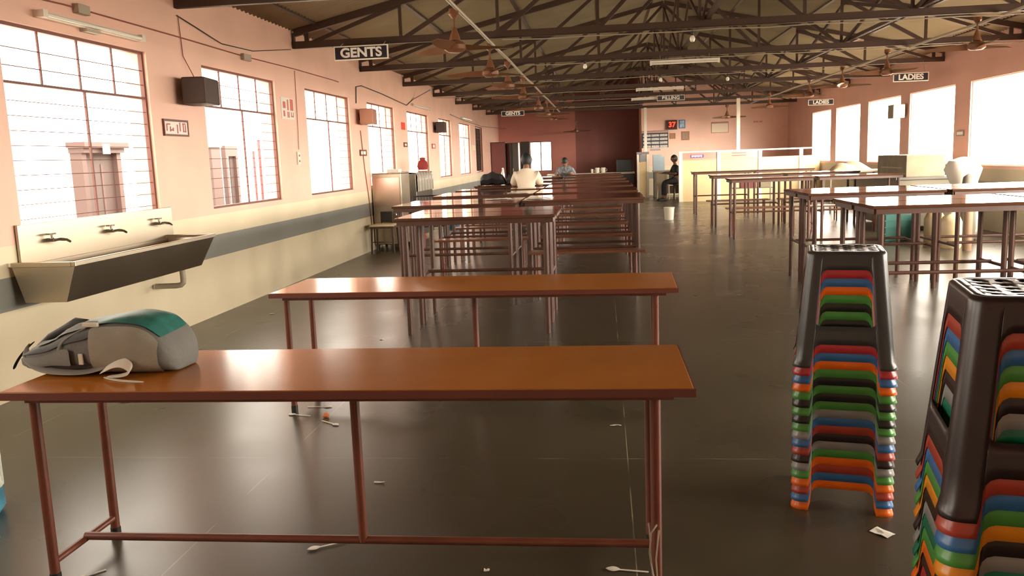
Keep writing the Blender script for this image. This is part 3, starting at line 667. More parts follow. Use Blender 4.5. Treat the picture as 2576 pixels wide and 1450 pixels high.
# ================================================================ BACKPACK
def backpack():
    t = thing('backpack', 'grey and teal backpack lying on the nearest brown table', 'backpack', (-1.87, 2.93, .73), -.08)
    G1 = mat('grey_nylon', (.13, .125, .11), .75, bump=.25, bscale=60, vary=.12, vscale=8); G2 = mat('light_grey_mesh', (.30, .27, .21), .8, bump=.4, bscale=300, vary=.1, vscale=10)
    TE = mat('teal_nylon', (.02, .13, .11), .5, vary=.45, vscale=14); DK = mat('dark_nylon', (.025, .02, .018), .7); WS = mat('off_white_webbing', (.62, .56, .45), .7)
    # profile along x : (x, height, half depth)
    pr = [(-.305, .05, .07), (-.275, .085, .105), (-.21, .105, .13), (-.14, .125, .14), (-.08, .158, .148), (-.03, .180, .155), (.05, .193, .158), (.12, .204, .158), (.19, .205, .153), (.25, .185, .14), (.295, .14, .125), (.32, .095, .10), (.335, .05, .06)]
    def surf(i, a, k=1.0):
        x, h, d = pr[i]; ca, sa = math.cos(a), math.sin(a)
        e = .62
        y = d*k*math.copysign(abs(ca)**e, ca); z = h/2+h/2*k*math.copysign(abs(sa)**e, sa)
        z += .004*math.sin(a*5+x*30)+.005*math.sin(x*42+a*2)
        return (x, y, max(.002, z))
    def patch(i0, i1, a0, a1, n, k, mt, name, wrap=False):
        m = MB(); vs = []; fs = []; cols = i1-i0+1
        for i in range(i0, i1+1):
            for j in range(n+1): vs.append(surf(i, a0+(a1-a0)*j/n, k))
        for i in range(cols-1):
            for j in range(n): fs.append((i*(n+1)+j, i*(n+1)+j+1, (i+1)*(n+1)+j+1, (i+1)*(n+1)+j))
        if wrap: fs += [tuple(range(n+1)), tuple((cols-1)*(n+1)+j for j in range(n+1))]
        m.add(vs, fs); o = m.build(name, mt, t, smooth=True)
        s = o.modifiers.new('sub', 'SUBSURF'); s.levels = 1; s.render_levels = 2
        return o
    patch(0, 12, 0, 2*PI, 24, 1.0, G1, 'body', True)
    # teal panel over the raised top (front is -y: angles near -pi)
    patch(4, 10, PI*.36, PI*.72, 8, 1.035, TE, 'teal_panel')
    patch(2, 6, PI*.60, PI*.76, 5, 1.06, mat('mid_grey_nylon', (.18, .175, .155), .75, bump=.25, bscale=50), 'front_flap')
    patch(1, 5, PI*.98, PI*1.10, 5, 1.07, MATS['mid_grey_nylon'], 'lower_flap')
    patch(6, 10, PI*.78, PI*1.36, 8, 1.045, G2, 'side_pocket')
    patch(1, 6, PI*.84, PI*.93, 3, 1.04, DK, 'zipper')
    patch(2, 6, PI*1.10, PI*1.14, 2, 1.05, DK, 'seam')
    MB().tube([(-.29, .0, .07), (-.25, .02, .105), (-.20, .04, .13), (-.155, .05, .15), (-.11, .05, .15), (-.07, .05, .14)], [.012, .017, .02, .027, .02, .012], 10).build('carry_handle', DK, t, smooth=True)
    def ribbon(pts, w, mt, name, par=t):
        m = MB(); vs = []; fs = []
        for i, (x, y, z, ax, ay, az) in enumerate(pts):
            v = Vector((ax, ay, az)).normalized()*w/2; p = Vector((x, y, z)); vs += [p-v, p+v]
        for i in range(len(pts)-1): fs.append((2*i, 2*i+1, 2*i+3, 2*i+2))
        m.add(vs, fs); o = m.build(name, mt, par, smooth=True); s = o.modifiers.new('th', 'SOLIDIFY'); s.thickness = .004; s2 = o.modifiers.new('sub', 'SUBSURF'); s2.render_levels = 2; return o
    # padded shoulder strap along the front bottom
    ribbon([(-.29, -.05, .095, 0, 1, .4), (-.28, -.09, .07, 0, 1, .6), (-.22, -.13, .035, .2, 1, .5), (-.14, -.150, .015, 0, 1, .4), (-.05, -.155, .012, 0, 1, .3), (.03, -.15, .013, 0, 1, .3), (.09, -.145, .035, -.3, .8, .6), (.13, -.135, .06, -.3, .4, 1)], .042, mat('strap_grey', (.22, .20, .17), .8), 'shoulder_strap')
    ribbon([(-.295, -.01, .10, 0, 1, 0), (-.315, -.05, .07, 0, 1, 0), (-.33, -.08, .03, 0, 1, 0), (-.335, -.09, .004, 0, 1, 0)], .02, DK, 'haul_strap')
    ribbon([(.075, -.155, .012, 0, 1, .2), (.12, -.16, .045, 0, .6, .8), (.17, -.165, .062, 0, .6, .8), (.215, -.17, .045, .2, .3, 1), (.22, -.175, .02, 0, 1, .5), (.17, -.18, .008, 0, 1, .1), (.12, -.175, .006, 0, 1, 0)], .042, WS, 'strap_loop')
    ribbon([(.10, -.17, .006, 0, 1, 0), (.17, -.20, .003, 0, 1, 0), (.24, -.215, .003, 0, 1, 0), (.30, -.22, .003, 0, 1, 0)], .022, WS, 'strap_tail')
    bp_ = surf(6, PI*.735, 1.07)
    MB().box(bp_[0]-.03, bp_[0]+.03, bp_[1]-.014, bp_[1], bp_[2]-.008, bp_[2]+.008).build('buckle', WS, t, bevel=.003)
    ribbon([(*surf(6, PI*.74, 1.07), 1, 0, 0), (*surf(5, PI*.82, 1.08), 1, 0, 0), (*surf(4, PI*.92, 1.08), 1, 0, 0), (*surf(4, PI*1.02, 1.08), 1, 0, .2)], .014, mat('strap_grey', (.22, .20, .17), .8), 'compression_strap')
    MB().box(.005, .022, -.165, -.158, .045, .085).build('strap_tab', WS, t, bevel=.002)
    return t
backpack()

# ================================================================ SINK-SIDE AND WINDOW-SIDE EQUIPMENT
t = thing('water_cooler', 'tall stainless steel water cooler against the wall under the fourth window', 'water cooler', (XL+.02, 13.95, 0))
MB().box(0, .50, 0, .62, .08, 1.27).build('cabinet', STAINLESS, t, bevel=.01)
MB().box(.03, .47, -.012, 0, .72, 1.2).build('front_panel', mat('brushed_pink_steel', (.55, .40, .33), .25, 1), t)
for yy in (.04, .55):
    for xx in (.03, .44): MB().box(xx, xx+.03, yy, yy+.03, 0, .08).build('foot', BLACKP, t)
MB().box(.0, .5, 0, .62, 1.27, 1.285).build('lid', STAINLESS, t, bevel=.004)
MB().tube([(.40, -.012, .62), (.40, -.06, .62), (.40, -.07, .58)], .012, 8).build('tap', CHROME, t, smooth=True)
single(MB().box(XL+.25, XL+.45, 14.1, 14.32, 1.285, 1.34), 'small_radio', PAPER, 'small pale box on top of the stainless water cooler', 'box', bevel=.004)
t = thing('serving_trolley', 'dull steel cupboard draped with clear plastic, past the water cooler', 'steel cupboard', (XL+.03, 15.05, 0))
DULL = mat('dull_steel', (.22, .20, .16), .35, .8, bump=.3, bscale=14)
MB().box(0, .50, 0, 1.45, .1, 1.24).build('cabinet', DULL, t, bevel=.01)
for yy in (.05, 1.35):
    for xx in (.03, .43): MB().box(xx, xx+.04, yy, yy+.04, 0, .1).build('leg', DULL, t)
m = MB(); vs = []; fs = []; nx, ny = 10, 24
for i in range(nx+1):
    for j in range(ny+1):
        u, v = i/nx, j/ny; x = -.01+.54*min(1, u*1.6); z = 1.255+.012*math.sin(v*40)+.01*math.cos(u*15) if u < .63 else 1.25-(u-.63)*.9
        vs.append((x+(.015*math.sin(v*37) if u > .63 else 0), -.01+1.47*v, z))
for i in range(nx):
    for j in range(ny): fs.append((i*(ny+1)+j, i*(ny+1)+j+1, (i+1)*(ny+1)+j+1, (i+1)*(ny+1)+j))
m.add(vs, fs).build('plastic_cover', mat('clear_polythene', (.35, .32, .27), .15, spec=.8), t, smooth=True)
t = thing('maroon_bag', 'small maroon cloth bag sitting on the end of the steel cupboard', 'bag', (XL+.40, 16.3, 1.29))
MB().lathe([(0, .0), (.09, .005), (.11, .07), (.09, .15), (.05, .19), (.06, .23), (.0, .24)], n=14).build('sack', mat('maroon_cloth', (.22, .02, .015), .8), t, smooth=True)
t = thing('side_chair', 'dark brown chair with cream seat standing before the water cooler', 'chair', (-3.58, 13.55, 0))
BCH = mat('brown_chair_wood', (.07, .035, .02), .4)
MB().box(-.2, .2, -.2, .2, .43, .46).build('seat', PLASTER, t, bevel=.01)
for x in (-.17, .17):
    for y in (-.17, .17): MB().tube([(x*1.08, y*1.05, 0), (x, y, .43)], [.016, .02], 8).build('leg', BCH, t, smooth=True)
MB().box(-.2, .2, -.2, .2, .40, .43).build('seat_frame', BCH, t)
MB().box(-.10, .10, .15, .18, .48, .66).build('backrest', BLACKP, t, bevel=.01)
for x in (-.09, .09): MB().tube([(x, .17, .43), (x, .17, .52)], .01, 6).build('back_support', BCH, t)
MB().tube([(-.17, -.17, .18), (.17, -.17, .18)], .009, 6).build('stretcher', BCH, t)
def tub(loc, r, h, m1, label, name='bucket', rim=None, cat='bucket'):
    t = thing(name, label, cat, loc)
    MB().lathe([(0, .0), (r*.82, .0), (r, h), (r*.96, h), (r*.79, .01), (0, .01)], n=24).build('body', m1, t, smooth=True)
    MB().lathe([(r*1.0, h-.02), (r*1.07, h-.015), (r*1.07, h), (r*.98, h+.003)], n=24).build('rim', rim or m1, t, smooth=True)
    return t
tub((-3.16, 14.2, 0), .13, .24, mat('red_white_tub', (.55, .05, .05), .4, vary=.5, vscale=12), 'red and white plastic tub on the floor behind the tall table legs', 'plastic_tub', cat='tub')
tub((-3.25, 18.1, 0), .16, .22, mat('blue_tub', (.02, .10, .20), .4), 'blue plastic tub on the floor by the window wall', 'plastic_tub', cat='tub')
tub((1.41, 18.75, 0), .115, .27, mat('white_bucket', (.82, .75, .6), .35), 'white plastic bucket alone on the aisle floor')
# paint drum cut off at the picture's edge
t = thing('drinking_water_can', 'blue and white can of water under the window wall, cut off by the frame', 'water can', (-2.77, 3.2, 0))
MB().lathe([(0, 0), (.13, 0), (.15, .03), (.15, .42), (.13, .47), (.04, .50), (.04, .54), (0, .54)], n=24).build('body', mat('clear_blue_can', (.10, .35, .5), .2, vary=.4, vscale=10), t, smooth=True)
MB().lathe([(.1515, .12), (.1515, .30)], n=24).build('paper_label', mat('can_label', (.7, .75, .65), .5, vary=.3, vscale=30), t, smooth=True)
MB().lathe([(.045, .52), (.045, .56), (0, .56)], n=16).build('cap', mat('blue_cap', (.02, .08, .3), .4), t, smooth=True)

# dark wire-backed chair near the window-side tables
t = thing('garden_chair', 'black wire-backed chair behind the first tall tables, near the steel cupboard', 'chair', (-2.75, 13.2, 0), .3)
MB().box(-.22, .22, -.2, .2, .43, .45).build('seat', BLACKP, t, bevel=.006)
for x in (-.2, .2):
    for y in (-.18, .18): MB().tube([(x, y, 0), (x, y, .44)], .012, 8).build('leg', BLACKP, t, smooth=True)
m = MB(); m.tube([(-.21, .19, .44), (-.24, .25, .85), (-.22, .26, .90), (.22, .26, .90), (.24, .25, .85), (.21, .19, .44)], .012, 8)
for k in range(9):
    x = -.18+.045*k; m.tube([(x, .195, .45), (x*1.05, .255, .89)], .004, 5)
m.build('wire_back', BLACKP, t, smooth=True, weld=False)

# cabinets at the far end
t = thing('tall_cabinet', 'tall maroon cabinet at the far end of the window wall', 'cabinet', (-3.86, 29.5, 0))
MB().box(0, .50, 0, .55, 0, 2.02).build('body', DKBROWN, t, bevel=.006); MB().box(.02, .48, -.012, -.001, .06, 1.98).build('door', mat('maroon_door', (.16, .045, .038), .5), t)
MB().box(.42, .44, -.03, -.012, .95, 1.10).build('handle', CHROME, t)
t = thing('tall_cabinet', 'dark cabinet with half-open doors beside the maroon one', 'cabinet', (-3.34, 29.6, 0))
MB().box(0, .42, 0, .55, 0, 1.98).build('body', mat('dark_olive_steel', (.035, .028, .02), .5), t, bevel=.006)
MB().hexa([(.005, -.001, .05), (.14, -.16, .05), (.15, -.15, .05), (.015, -.001, .05), (.005, -.001, 1.95), (.14, -.16, 1.95), (.15, -.15, 1.95), (.015, -.001, 1.95)]).build('door', DKBROWN, t)
MB().box(.215, .41, -.012, -.001, .05, 1.95).build('door', mat('olive_door', (.07, .055, .038), .45), t)
MB().box(.22, .235, -.03, -.012, .95, 1.1).build('handle', CHROME, t)

# ================================================================ FAR COUNTER AREA
t = thing('partition_counter', 'cream partition counter with white posts and a glass strip, at the far end', 'counter', (2.20, 25.4, 0))
LW = 4.0
CREAM = mat('cream_laminate', (.66, .50, .27), .35); WP = mat('white_post_paint', (.80, .74, .62), .35)
posts = [0, 1.10, 2.27, 3.42]
for x in posts: MB().box(x, x+.10, -.03, .05, 0, 1.42).build('post', WP, t, bevel=.004)
for a, b in zip(posts, posts[1:]+[LW]): MB().box(a+.10, b, .0, .03, .0, 1.20).build('panel', CREAM, t)
MB().box(-.0, LW, -.035, .055, 1.42, 1.46).build('top_rail', WP, t); MB().box(.10, LW, -.02, .04, 1.20, 1.23).build('ledge', mat('pinkish_ledge', (.65, .33, .24), .4), t)
MB().box(.10, 2.27, .005, .012, 1.23, 1.42).build('glass', mat('pink_tinted_glass', (.55, .30, .24), .1, spec=.6), t)
MB().box(.35, .72, -.012, .004, 1.27, 1.36).build('small_sign', mat('violet_sign', (.14, .08, .30), .5), t)
m = MB(); [m.box(.37+.045*k, .40+.045*k, -.016, -.012, 1.29+.008*(k % 2), 1.345) for k in range(7)]; m.build('sign_lettering', LET, t, weld=False)
m = MB().box(1.52, 1.93, -.004, .004, 1.36, 1.375).box(1.52, 1.93, -.004, .004, 1.29, 1.305); m.build('red_strips', RED, t, weld=False)
for i, (x, y, l) in enumerate(((3.89, 25.36, 'slim white pole rising from the partition counter to the roof'),)):
    single(MB().box(x-.05, x+.05, y+.01-.05, y+.05-.02, 1.465, 2.92), 'white_pole', WP, l, 'pole')
single(MB().box(1.36, 1.45, 28.55, 28.63, 1.50, 2.93), 'white_pole', WP, 'slim white pole standing on the square cream pedestal', 'pole')
t = thing('pedestal', 'square cream pedestal with a grey box top in the aisle gap', 'pedestal', (1.12, 28.4, 0))
MB().box(0, .36, 0, .34, 0, 1.17).build('column', CREAM, t); MB().box(-.01, .06, -.015, .34, 0, 1.42).box(.30, .37, -.015, .34, 0, 1.42).build('corner_post', WP, t, weld=False)
MB().box(-.02, .38, -.03, .36, 1.42, 1.50).build('cap', mat('grey_violet_cap', (.22, .19, .20), .4), t, bevel=.005); MB().box(.08, .28, 0.0, .3, 1.18, 1.41).build('box_insert', mat('grey_box', (.25, .25, .25), .4), t)
# low white ledge and the machine on it
t = thing('serving_counter', 'long low counter with a pale top across the dark far alcove', 'counter', (-1.9, 28.9, 0))
MB().box(0, 2.95, 0, .5, .80, .86).build('countertop', mat('pale_counter_top', (.55, .48, .38), .35), t); MB().box(.03, 2.92, .05, .45, 0, .80).build('base', mat('dark_counter_base', (.05, .045, .035), .6), t)
single(MB().box(.45, 1.0, 29.0, 29.3, .86, 1.28), 'billing_machine', mat('dark_machine', (.02, .025, .025), .4), 'dark machine on the low counter beside the pedestal', 'machine', bevel=.02)
for k, (x, w, h, l) in enumerate(((-.38, .035, .13, 'slim white cup on the low counter, first of three'), (-.20, .07, .17, 'white jug on the low counter, between two cups'), (.0, .07, .17, 'wide white cup with handle on the low counter'))):
    t = thing('white_cup', l, 'cup', (x, 29.05, .86))
    MB().lathe([(0, 0), (w, 0), (w*1.1, h), (w*.95, h), (w*.9, .01), (0, .01)], n=16).build('body', WP, t, smooth=True)
    MB().tube([(w, 0, h*.8), (w+.05, 0, h*.7), (w+.05, 0, h*.35), (w, 0, h*.25)], .009, 6).build('handle', WP, t, smooth=True)
t = thing('office_desk', 'grey desk behind the gap beside the pedestal', 'desk', (1.62, 28.2, 0))
MB().box(0, 1.1, 0, .55, .84, .88).build('desktop', mat('grey_desktop', (.30, .27, .21), .5), t); MB().box(.03, .30, .03, .5, 0, .84).build('drawer_unit', mat('grey_drawers', (.16, .13, .09), .5), t); MB().box(1.04, 1.08, .03, .5, 0, .84).build('side_panel', MATS['grey_drawers'], t)
MB().box(.30, 1.04, .45, .48, .1, .84).build('modesty_panel', MATS['grey_drawers'], t)
single(MB().box(1.63, 1.9, 28.3, 28.6, .88, 1.40).box(1.9, 2.0, 28.3, 28.6, .88, 1.32), 'computer_tower', mat('pale_blue_case', (.40, .50, .55), .4), 'pale blue machine case on the grey desk', 'computer', weld=False)
t = thing('plastic_chair', 'cream moulded chair beside the grey desk', 'chair', (1.95, 27.2, 0), 2.6)
CW = mat('cream_plastic', (.62, .52, .36), .4)
MB().box(-.22, .22, -.22, .2, .42, .445).build('seat', CW, t, bevel=.01)
for x in (-.19, .19):
    for y in (-.19, .17): MB().tube([(x*1.1, y*1.1, 0), (x, y, .42)], [.018, .024], 8).build('leg', CW, t, smooth=True)
m = MB(); vs = []; fs = []
for i in range(7):
    for j in range(5):
        a = (i-3)/3; vs.append((a*.22, .20+.05*(1-a*a)+.04*j/4, .44+.42*j/4-.03*a*a*(j/4)))
for i in range(6):
    for j in range(4): fs.append((i*5+j, i*5+j+1, (i+1)*5+j+1, (i+1)*5+j))
o = m.add(vs, fs).build('backrest', CW, t, smooth=True); o.modifiers.new('th', 'SOLIDIFY').thickness = .015

# things on the far right-hand pink wall
t = thing('token_display', 'black display box with glowing red digits 37 on the far pink wall', 'display', (2.36, YR, 2.385))
MB().box(-.19, .19, -.10, -.001, -.16, .16).build('case', BLACKP, t, bevel=.008)
MB().box(-.15, .15, -.103, -.1005, -.12, .12).build('screen', mat('dark_red_screen', (.06, .0, .0), .2), t)
text('37', .24, mat('red_led', (.8, .02, .01), .4, emit=((1, .03, .01), 1.6)), t, (.01, -.106, 0), bold=.03, name='digits')
frame_pic(2.72, YR-.001, 2.40, .21, .29, 'small blue and white picture right of the red digit display', mat('blue_frame', (.04, .14, .42), .4), mat('blue_white_print', (.35, .50, .62), .5, vary=.6, vscale=9), 'y')
frame_pic(2.395, YR-.001, 2.01, .19, .19, 'small plain brown plaque under the red digit display', mat('brown_plaque', (.36, .16, .07), .5), mat('tan_plaque', (.40, .20, .09), .5), 'y', 'wall_plaque', 'plaque', .012)
t = frame_pic(2.83, YR-.001, 2.0, .27, .30, 'brown framed plaque with two grey strips, lower right of the display', mat('brown_plaque', (.36, .16, .07), .5), mat('tan_plaque', (.40, .20, .09), .5), 'y', 'wall_plaque', 'plaque', .03)
MB().box(-.07, -.02, -.016, -.0125, -.10, .10).box(.02, .06, -.016, -.0125, -.10, .10).build('strip', mat('grey_strip', (.28, .26, .26), .5), t, weld=False)
t = frame_pic(3.99, YR-.001, 2.24, .58, .37, 'white board in a thin brown frame, alone on the far pink wall', mat('thin_brown_frame', (.30, .13, .09), .5), mat('cream_board', (.85, .70, .52), .5), 'y', 'white_board', 'board', .014)
MB().box(-.29, .29, -.03, -.02, .13, .17).build('header', mat('thin_brown_frame2', (.45, .24, .18), .5), t)
t = thing('price_board', 'dark blue price board with rows of white cards on the far pink wall', 'notice board', (1.79, YR, 1.93))
MB().box(-.44, .46, -.03, -.001, -.30, .28).build('board', mat('navy_board', (.015, .018, .03), .4), t); MB().box(-.44, .46, -.04, -.03, .20, .27).build('header', mat('pink_header', (.5, .30, .26), .5), t)
for r_ in range(4):
    for c_ in range(3):
        MB().box(-.40+.285*c_, -.40+.285*c_+.26, -.036, -.0305, .08-.125*r_, .16-.125*r_).build('card', mat('grey_card', (.55, .52, .48), .5, vary=.5, vscale=30), t)
t = thing('wall_sticker', 'small red lettered sticker on the brightest part of the far wall', 'sticker', (5.25, YR, 2.38))
MB().box(-.15, .15, -.004, -.001, -.035, .035).build('sheet', mat('pink_sticker', (.8, .42, .34), .6), t)
m = MB(); [m.box(-.13+.05*k, -.10+.05*k, -.007, -.004, -.02, .02) for k in (0, 1, 2, 4, 5)]; m.build('lettering', mat('faded_red_print', (.65, .16, .12), .6), t, weld=False)
single(MB().box(1.62, 1.98, YR-.01, YR-.001, 1.53, 1.60), 'wall_label', mat('grey_label', (.40, .34, .34), .5), 'narrow grey label under the dark price board', 'label')

# right-hand wall fittings
t = thing('wall_speaker', 'grey wall speaker between the sunny windows, near the farther LADIES sign', 'speaker', (XR, 18.70, 2.12))
MB().box(-.30, -.06, -.22, .12, -.14, .14).build('cabinet', mat('grey_speaker', (.22, .19, .15), .6), t, bevel=.015); MB().box(-.06, 0, -.05, .05, -.04, .04).build('bracket', BLACKP, t)
frame_pic(XR-.02, 15.83, 1.60, .3, .10, 'small grey notice on the pier between the two nearest sunny windows', MATS['grey_strip'], PAPER)
# equipment along the right-hand wall
GREYM = mat('grey_olive_steel', (.17, .15, .11), .45, .3)
t = thing('storage_cupboard', 'long grey steel cupboard along the sunny window wall', 'cupboard', (4.85, 14.75, 0))
MB().box(0, .9, 0, 2.3, .08, .86).build('body', GREYM, t, bevel=.01); MB().box(-.03, .93, -.03, 2.33, .86, .90).build('top', mat('dark_top', (.11, .10, .08), .35), t)
for xx in (.05, .8):
    for yy in (.05, 2.2): MB().box(xx, xx+.05, yy, yy+.05, 0, .08).build('foot', BLACKP, t)
t = thing('cardboard_carton', 'stacked brown carton on the grey cupboard, in front of a sunny window', 'carton', (5.02, 14.85, .90))
MB().box(0, .62, 0, 1.5, 0, .36).build('body', mat('brown_carton', (.24, .19, .125), .8, vary=.15, vscale=5), t, bevel=.008); MB().box(-.001, .05, .2, 1.3, .14, .16).build('tape', mat('tape', (.32, .25, .15), .4), t)
t = thing('white_sack', 'bright white sack slumped beside the cartons at the sunny windows', 'sack', (5.32, 13.35, 0))
m = MB(); m.lathe([(0, 0), (.20, .0), (.24, .12), (.22, .5), (.19, .85), (.24, 1.05), (.17, 1.19), (.05, 1.22), (0, 1.20)], n=18)
m.v = [(x+.03*math.sin(z*9+y*7), y*1.25+.03*math.cos(x*11+z*5), z+.02*math.sin(x*14)) for x, y, z in m.v]; m.build('body', mat('white_sack_cloth', (.85, .80, .70), .8), t, smooth=True)
m = MB(); m.lathe([(0, .0), (.12, 0), (.15, .2), (.13, .6), (.08, .95), (0, 1.0)], n=14); m.v = [(x*.8, y, z+.02*math.sin(x*20+y*15)) for x, y, z in m.v]
t = thing('grey_bag', 'grey cloth bag heaped in front of the white sack', 'bag', (5.20, 12.85, 0)); m.build('body', mat('grey_cloth', (.22, .20, .16), .85), t, smooth=True)
t = thing('plastic_crate', 'teal plastic crate on the floor below the nearest glossy tables', 'crate', (4.22, 13.3, 0))
m = MB().box(0, .42, 0, .40, 0, .40)
m.build('body', mat('teal_crate', (.02, .12, .10), .4), t, bevel=.01)
for zz in (.1, .2, .3): MB().box(-.008, .428, -.008, .0, zz, zz+.02).build('rib', MATS['teal_crate'], t)
for k, (x, y, l) in enumerate(((4.80, 12.95, 'tall cream water can on the floor by the teal crate, darker one'), (4.78, 12.3, 'pale cream water can on the floor, nearer the sunny windows'))):
    t = thing('water_can', l, 'water can', (x, y, 0))
    MB().lathe([(0, 0), (.13, 0), (.14, .03), (.14, .36), (.11, .43), (.045, .47), (.045, .52), (0, .52)], n=20).build('body', mat('cream_can%d' % k, ((.40, .30, .16), (.8, .66, .40))[k], .35), t, smooth=True)
    MB().lathe([(.05, .5), (.05, .545), (0, .545)], n=14).build('cap', mat('can_cap', (.5, .3, .12), .4), t, smooth=True)
single(MB().tube([(4.84, 11.9, 0), (4.84, 11.9, .5), (4.86, 11.95, .62), (4.86, 12.0, .70)], .055, 12), 'drain_pipe', mat('brown_pipe', (.35, .22, .13), .5), 'stout brown pipe standing behind the nearest glossy tables', 'pipe', smooth=True)
t = thing('display_table', 'small grey side table between the glossy tables and the far counter', 'table', (4.9, 19.3, 0))
MB().box(0, 1.2, 0, .7, .88, .92).build('tabletop', mat('grey_sidetop', (.28, .25, .19), .4), t)
for x in (.05, 1.12):
    for y in (.05, .62): MB().box(x, x+.035, y, y+.035, 0, .88).build('leg', GREYM, t)
m = MB(); vs = []; fs = []; n = 14
for i in range(n+1):
    for j in range(n+1):
        u, v = i/n*2-1, j/n*2-1; h = max(0, 1-u*u)*max(0, 1-v*v); vs.append((u*.42, v*.25, .17*h**.6*(1+.25*math.sin(u*7+v*3))))
for i in range(n):
    for j in range(n): fs.append((i*(n+1)+j, i*(n+1)+j+1, (i+1)*(n+1)+j+1, (i+1)*(n+1)+j))
o = single(m.add(vs, fs), 'cloth_heap', mat('beige_cloth', (.40, .32, .2), .85), 'heap of beige cloth on the small grey side table', 'cloth', smooth=True); o.location = (5.45, 19.65, .921)
t = thing('storage_rack', 'open steel side rack with a maroon box in it, before the far counter', 'rack', (3.35, 22.6, 0))
for x in (0, 1.0):
    for y in (0, .4): MB().box(x, x+.03, y, y+.03, 0, .85).build('post', GREYM, t)
for z in (.1, .45, .82): MB().box(0, 1.03, 0, .43, z, z+.02).build('shelf', GREYM, t)
single(MB().box(3.55, 3.95, 22.65, 22.95, .47, .70), 'maroon_box', mat('maroon_box', (.16, .03, .025), .5), 'maroon box on the middle shelf of the steel rack', 'box', bevel=.005)
single(MB().box(4.05, 4.30, 22.65, 22.95, .47, .66), 'brown_carton', MATS['brown_carton'], 'small brown carton next to the maroon box on the rack', 'carton', bevel=.005)

# ================================================================ THINGS ON THE TABLES
t = thing('water_bottle', 'clear water bottle standing on a far tall table by the cabinets', 'bottle', (-2.02, 16.95+.2, .99))
MB().lathe([(0, 0), (.035, 0), (.038, .02), (.036, .16), (.014, .235), (.014, .255), (0, .255)], n=16).build('body', mat('bottle_plastic', (.6, .58, .55), .15), t, smooth=True); MB().lathe([(.017, .25), (.017, .275), (0, .275)], n=12).build('cap', WHITE, t, smooth=True)
m = MB(); vs = []; fs = []; nx, ny = 22, 8
for i in range(nx+1):
    for j in range(ny):
        u = i/nx; a = 2*PI*j/ny; r = .03+.085*math.sin(PI*min(1, u*1.35+.08))**.5 if u < .7 else .03+.07*(1-u)/.3
        vs.append((u*.78, r*1.2*math.cos(a), max(.003, r+.012*math.sin(u*25)+r*math.sin(a))))
for i in range(nx):
    for j in range(ny): fs.append((i*ny+j, i*ny+(j+1) % ny, (i+1)*ny+(j+1) % ny, (i+1)*ny+j))
fs += [tuple(range(ny)), tuple(nx*ny+j for j in range(ny))]
o = single(m.add(vs, fs), 'black_bag', mat('black_cloth', (.015, .014, .014), .6), 'long black bag lying on a tall table left of the white-shirted person', 'bag', smooth=True); o.location = (-2.15, 14.9, .99)
o.scale = (.85, 1, 1)
for x, y, rz, l in ((-1.12, 11.2, .2, 'white sheet of paper on the tall table before the white-shirted person'), (-.72, 9.55, -.1, 'crumpled pale paper at the corner of the first aisle-side table'), (-1.2, 9.65, .5, 'pale paper lying across the third window-side tall table')):
    m = MB(); n = 6; vs = [((i/n-.5)*.30, (j/n-.5)*.21, .002+.004*abs(math.sin(i*1.3+j))) for i in range(n+1) for j in range(n+1)]
    fs = [(i*(n+1)+j, i*(n+1)+j+1, (i+1)*(n+1)+j+1, (i+1)*(n+1)+j) for i in range(n) for j in range(n)]
    o = single(m.add(vs, fs), 'paper_sheet', PAPER, l, 'paper', smooth=True); o.location = (x, y, .992); o.rotation_euler = (0, 0, rz); s = o.modifiers.new('t', 'SOLIDIFY'); s.thickness = .001

# ================================================================ LITTER ON THE FLOOR
def spoon(x, y, rz, label):
    t = thing('plastic_spoon', label, 'spoon', (x, y, .001), rz, 'white plastic spoons on the floor')
    m = MB(); vs = []; fs = []; n = 10
    for i in range(n+1):
        u = i/n; hw = .017*math.sin(PI*(.08+.88*u)); vs += [(.09+.05*u, -hw, .004), (.09+.05*u, 0, .0015), (.09+.05*u, hw, .004)]
    for i in range(n):
        for k in range(2): fs.append((3*i+k, 3*i+k+1, 3*i+4+k, 3*i+3+k))
    o = m.add(vs, fs).build('bowl', WHITE, t, smooth=True); o.modifiers.new('t', 'SOLIDIFY').thickness = .001
    MB().box(-.01, .092, -.004, .004, .002, .004).build('handle', WHITE, t)
for x, y, rz, l in ((-1.86, 2.74, -2.4, 'white plastic spoon lying inside the left legs of the nearest table'), (-1.03, 3.0, -2.6, 'white plastic spoon just behind the middle leg of the nearest table'), (-1.62, 4.52, -.6, 'white plastic spoon lying beside an orange crumb'),
                    (.12, 2.80, 3.0, 'white plastic spoon near the right foot of the nearest table'), (-1.80, 4.80, .05, 'white plastic spoon at the left foot of the second table'), (-1.74, 4.62, 2.9, 'white plastic spoon beyond the orange crumb')):
    spoon(x, y, rz, l)
def scrap(x, y, w, d, rz, label, m_=PAPER, name='paper_scrap', cat='scrap'):
    m = MB(); n = 3; vs = [((i/n-.5)*w, (j/n-.5)*d, .002+.006*random.random()) for i in range(n+1) for j in range(n+1)]
    o = single(m.add(vs, [(i*(n+1)+j, i*(n+1)+j+1, (i+1)*(n+1)+j+1, (i+1)*(n+1)+j) for i in range(n) for j in range(n)]), name, m_, label, cat, 'scraps on the floor')
    o.location = (x, y, 0); o.rotation_euler = (0, 0, rz); o.modifiers.new('t', 'SOLIDIFY').thickness = .001
scrap(1.02, 3.14, .05, .075, .7, 'crumpled clear wrapper on the floor near the smaller stool stack')
scrap(-2.41, 4.96, .09, .03, .5, 'thin white scrap on the floor, left of the second table')
scrap(-3.06, 4.93, .07, .02, 0, 'thin white scrap on the floor nearest the window wall')
scrap(-1.05, 3.61, .05, .012, -.1, 'thin white sliver beneath the nearest table, mid floor')
scrap(-3.31, 7.99, .06, .02, 0, 'white scrap on the far floor beside the left-hand wall')
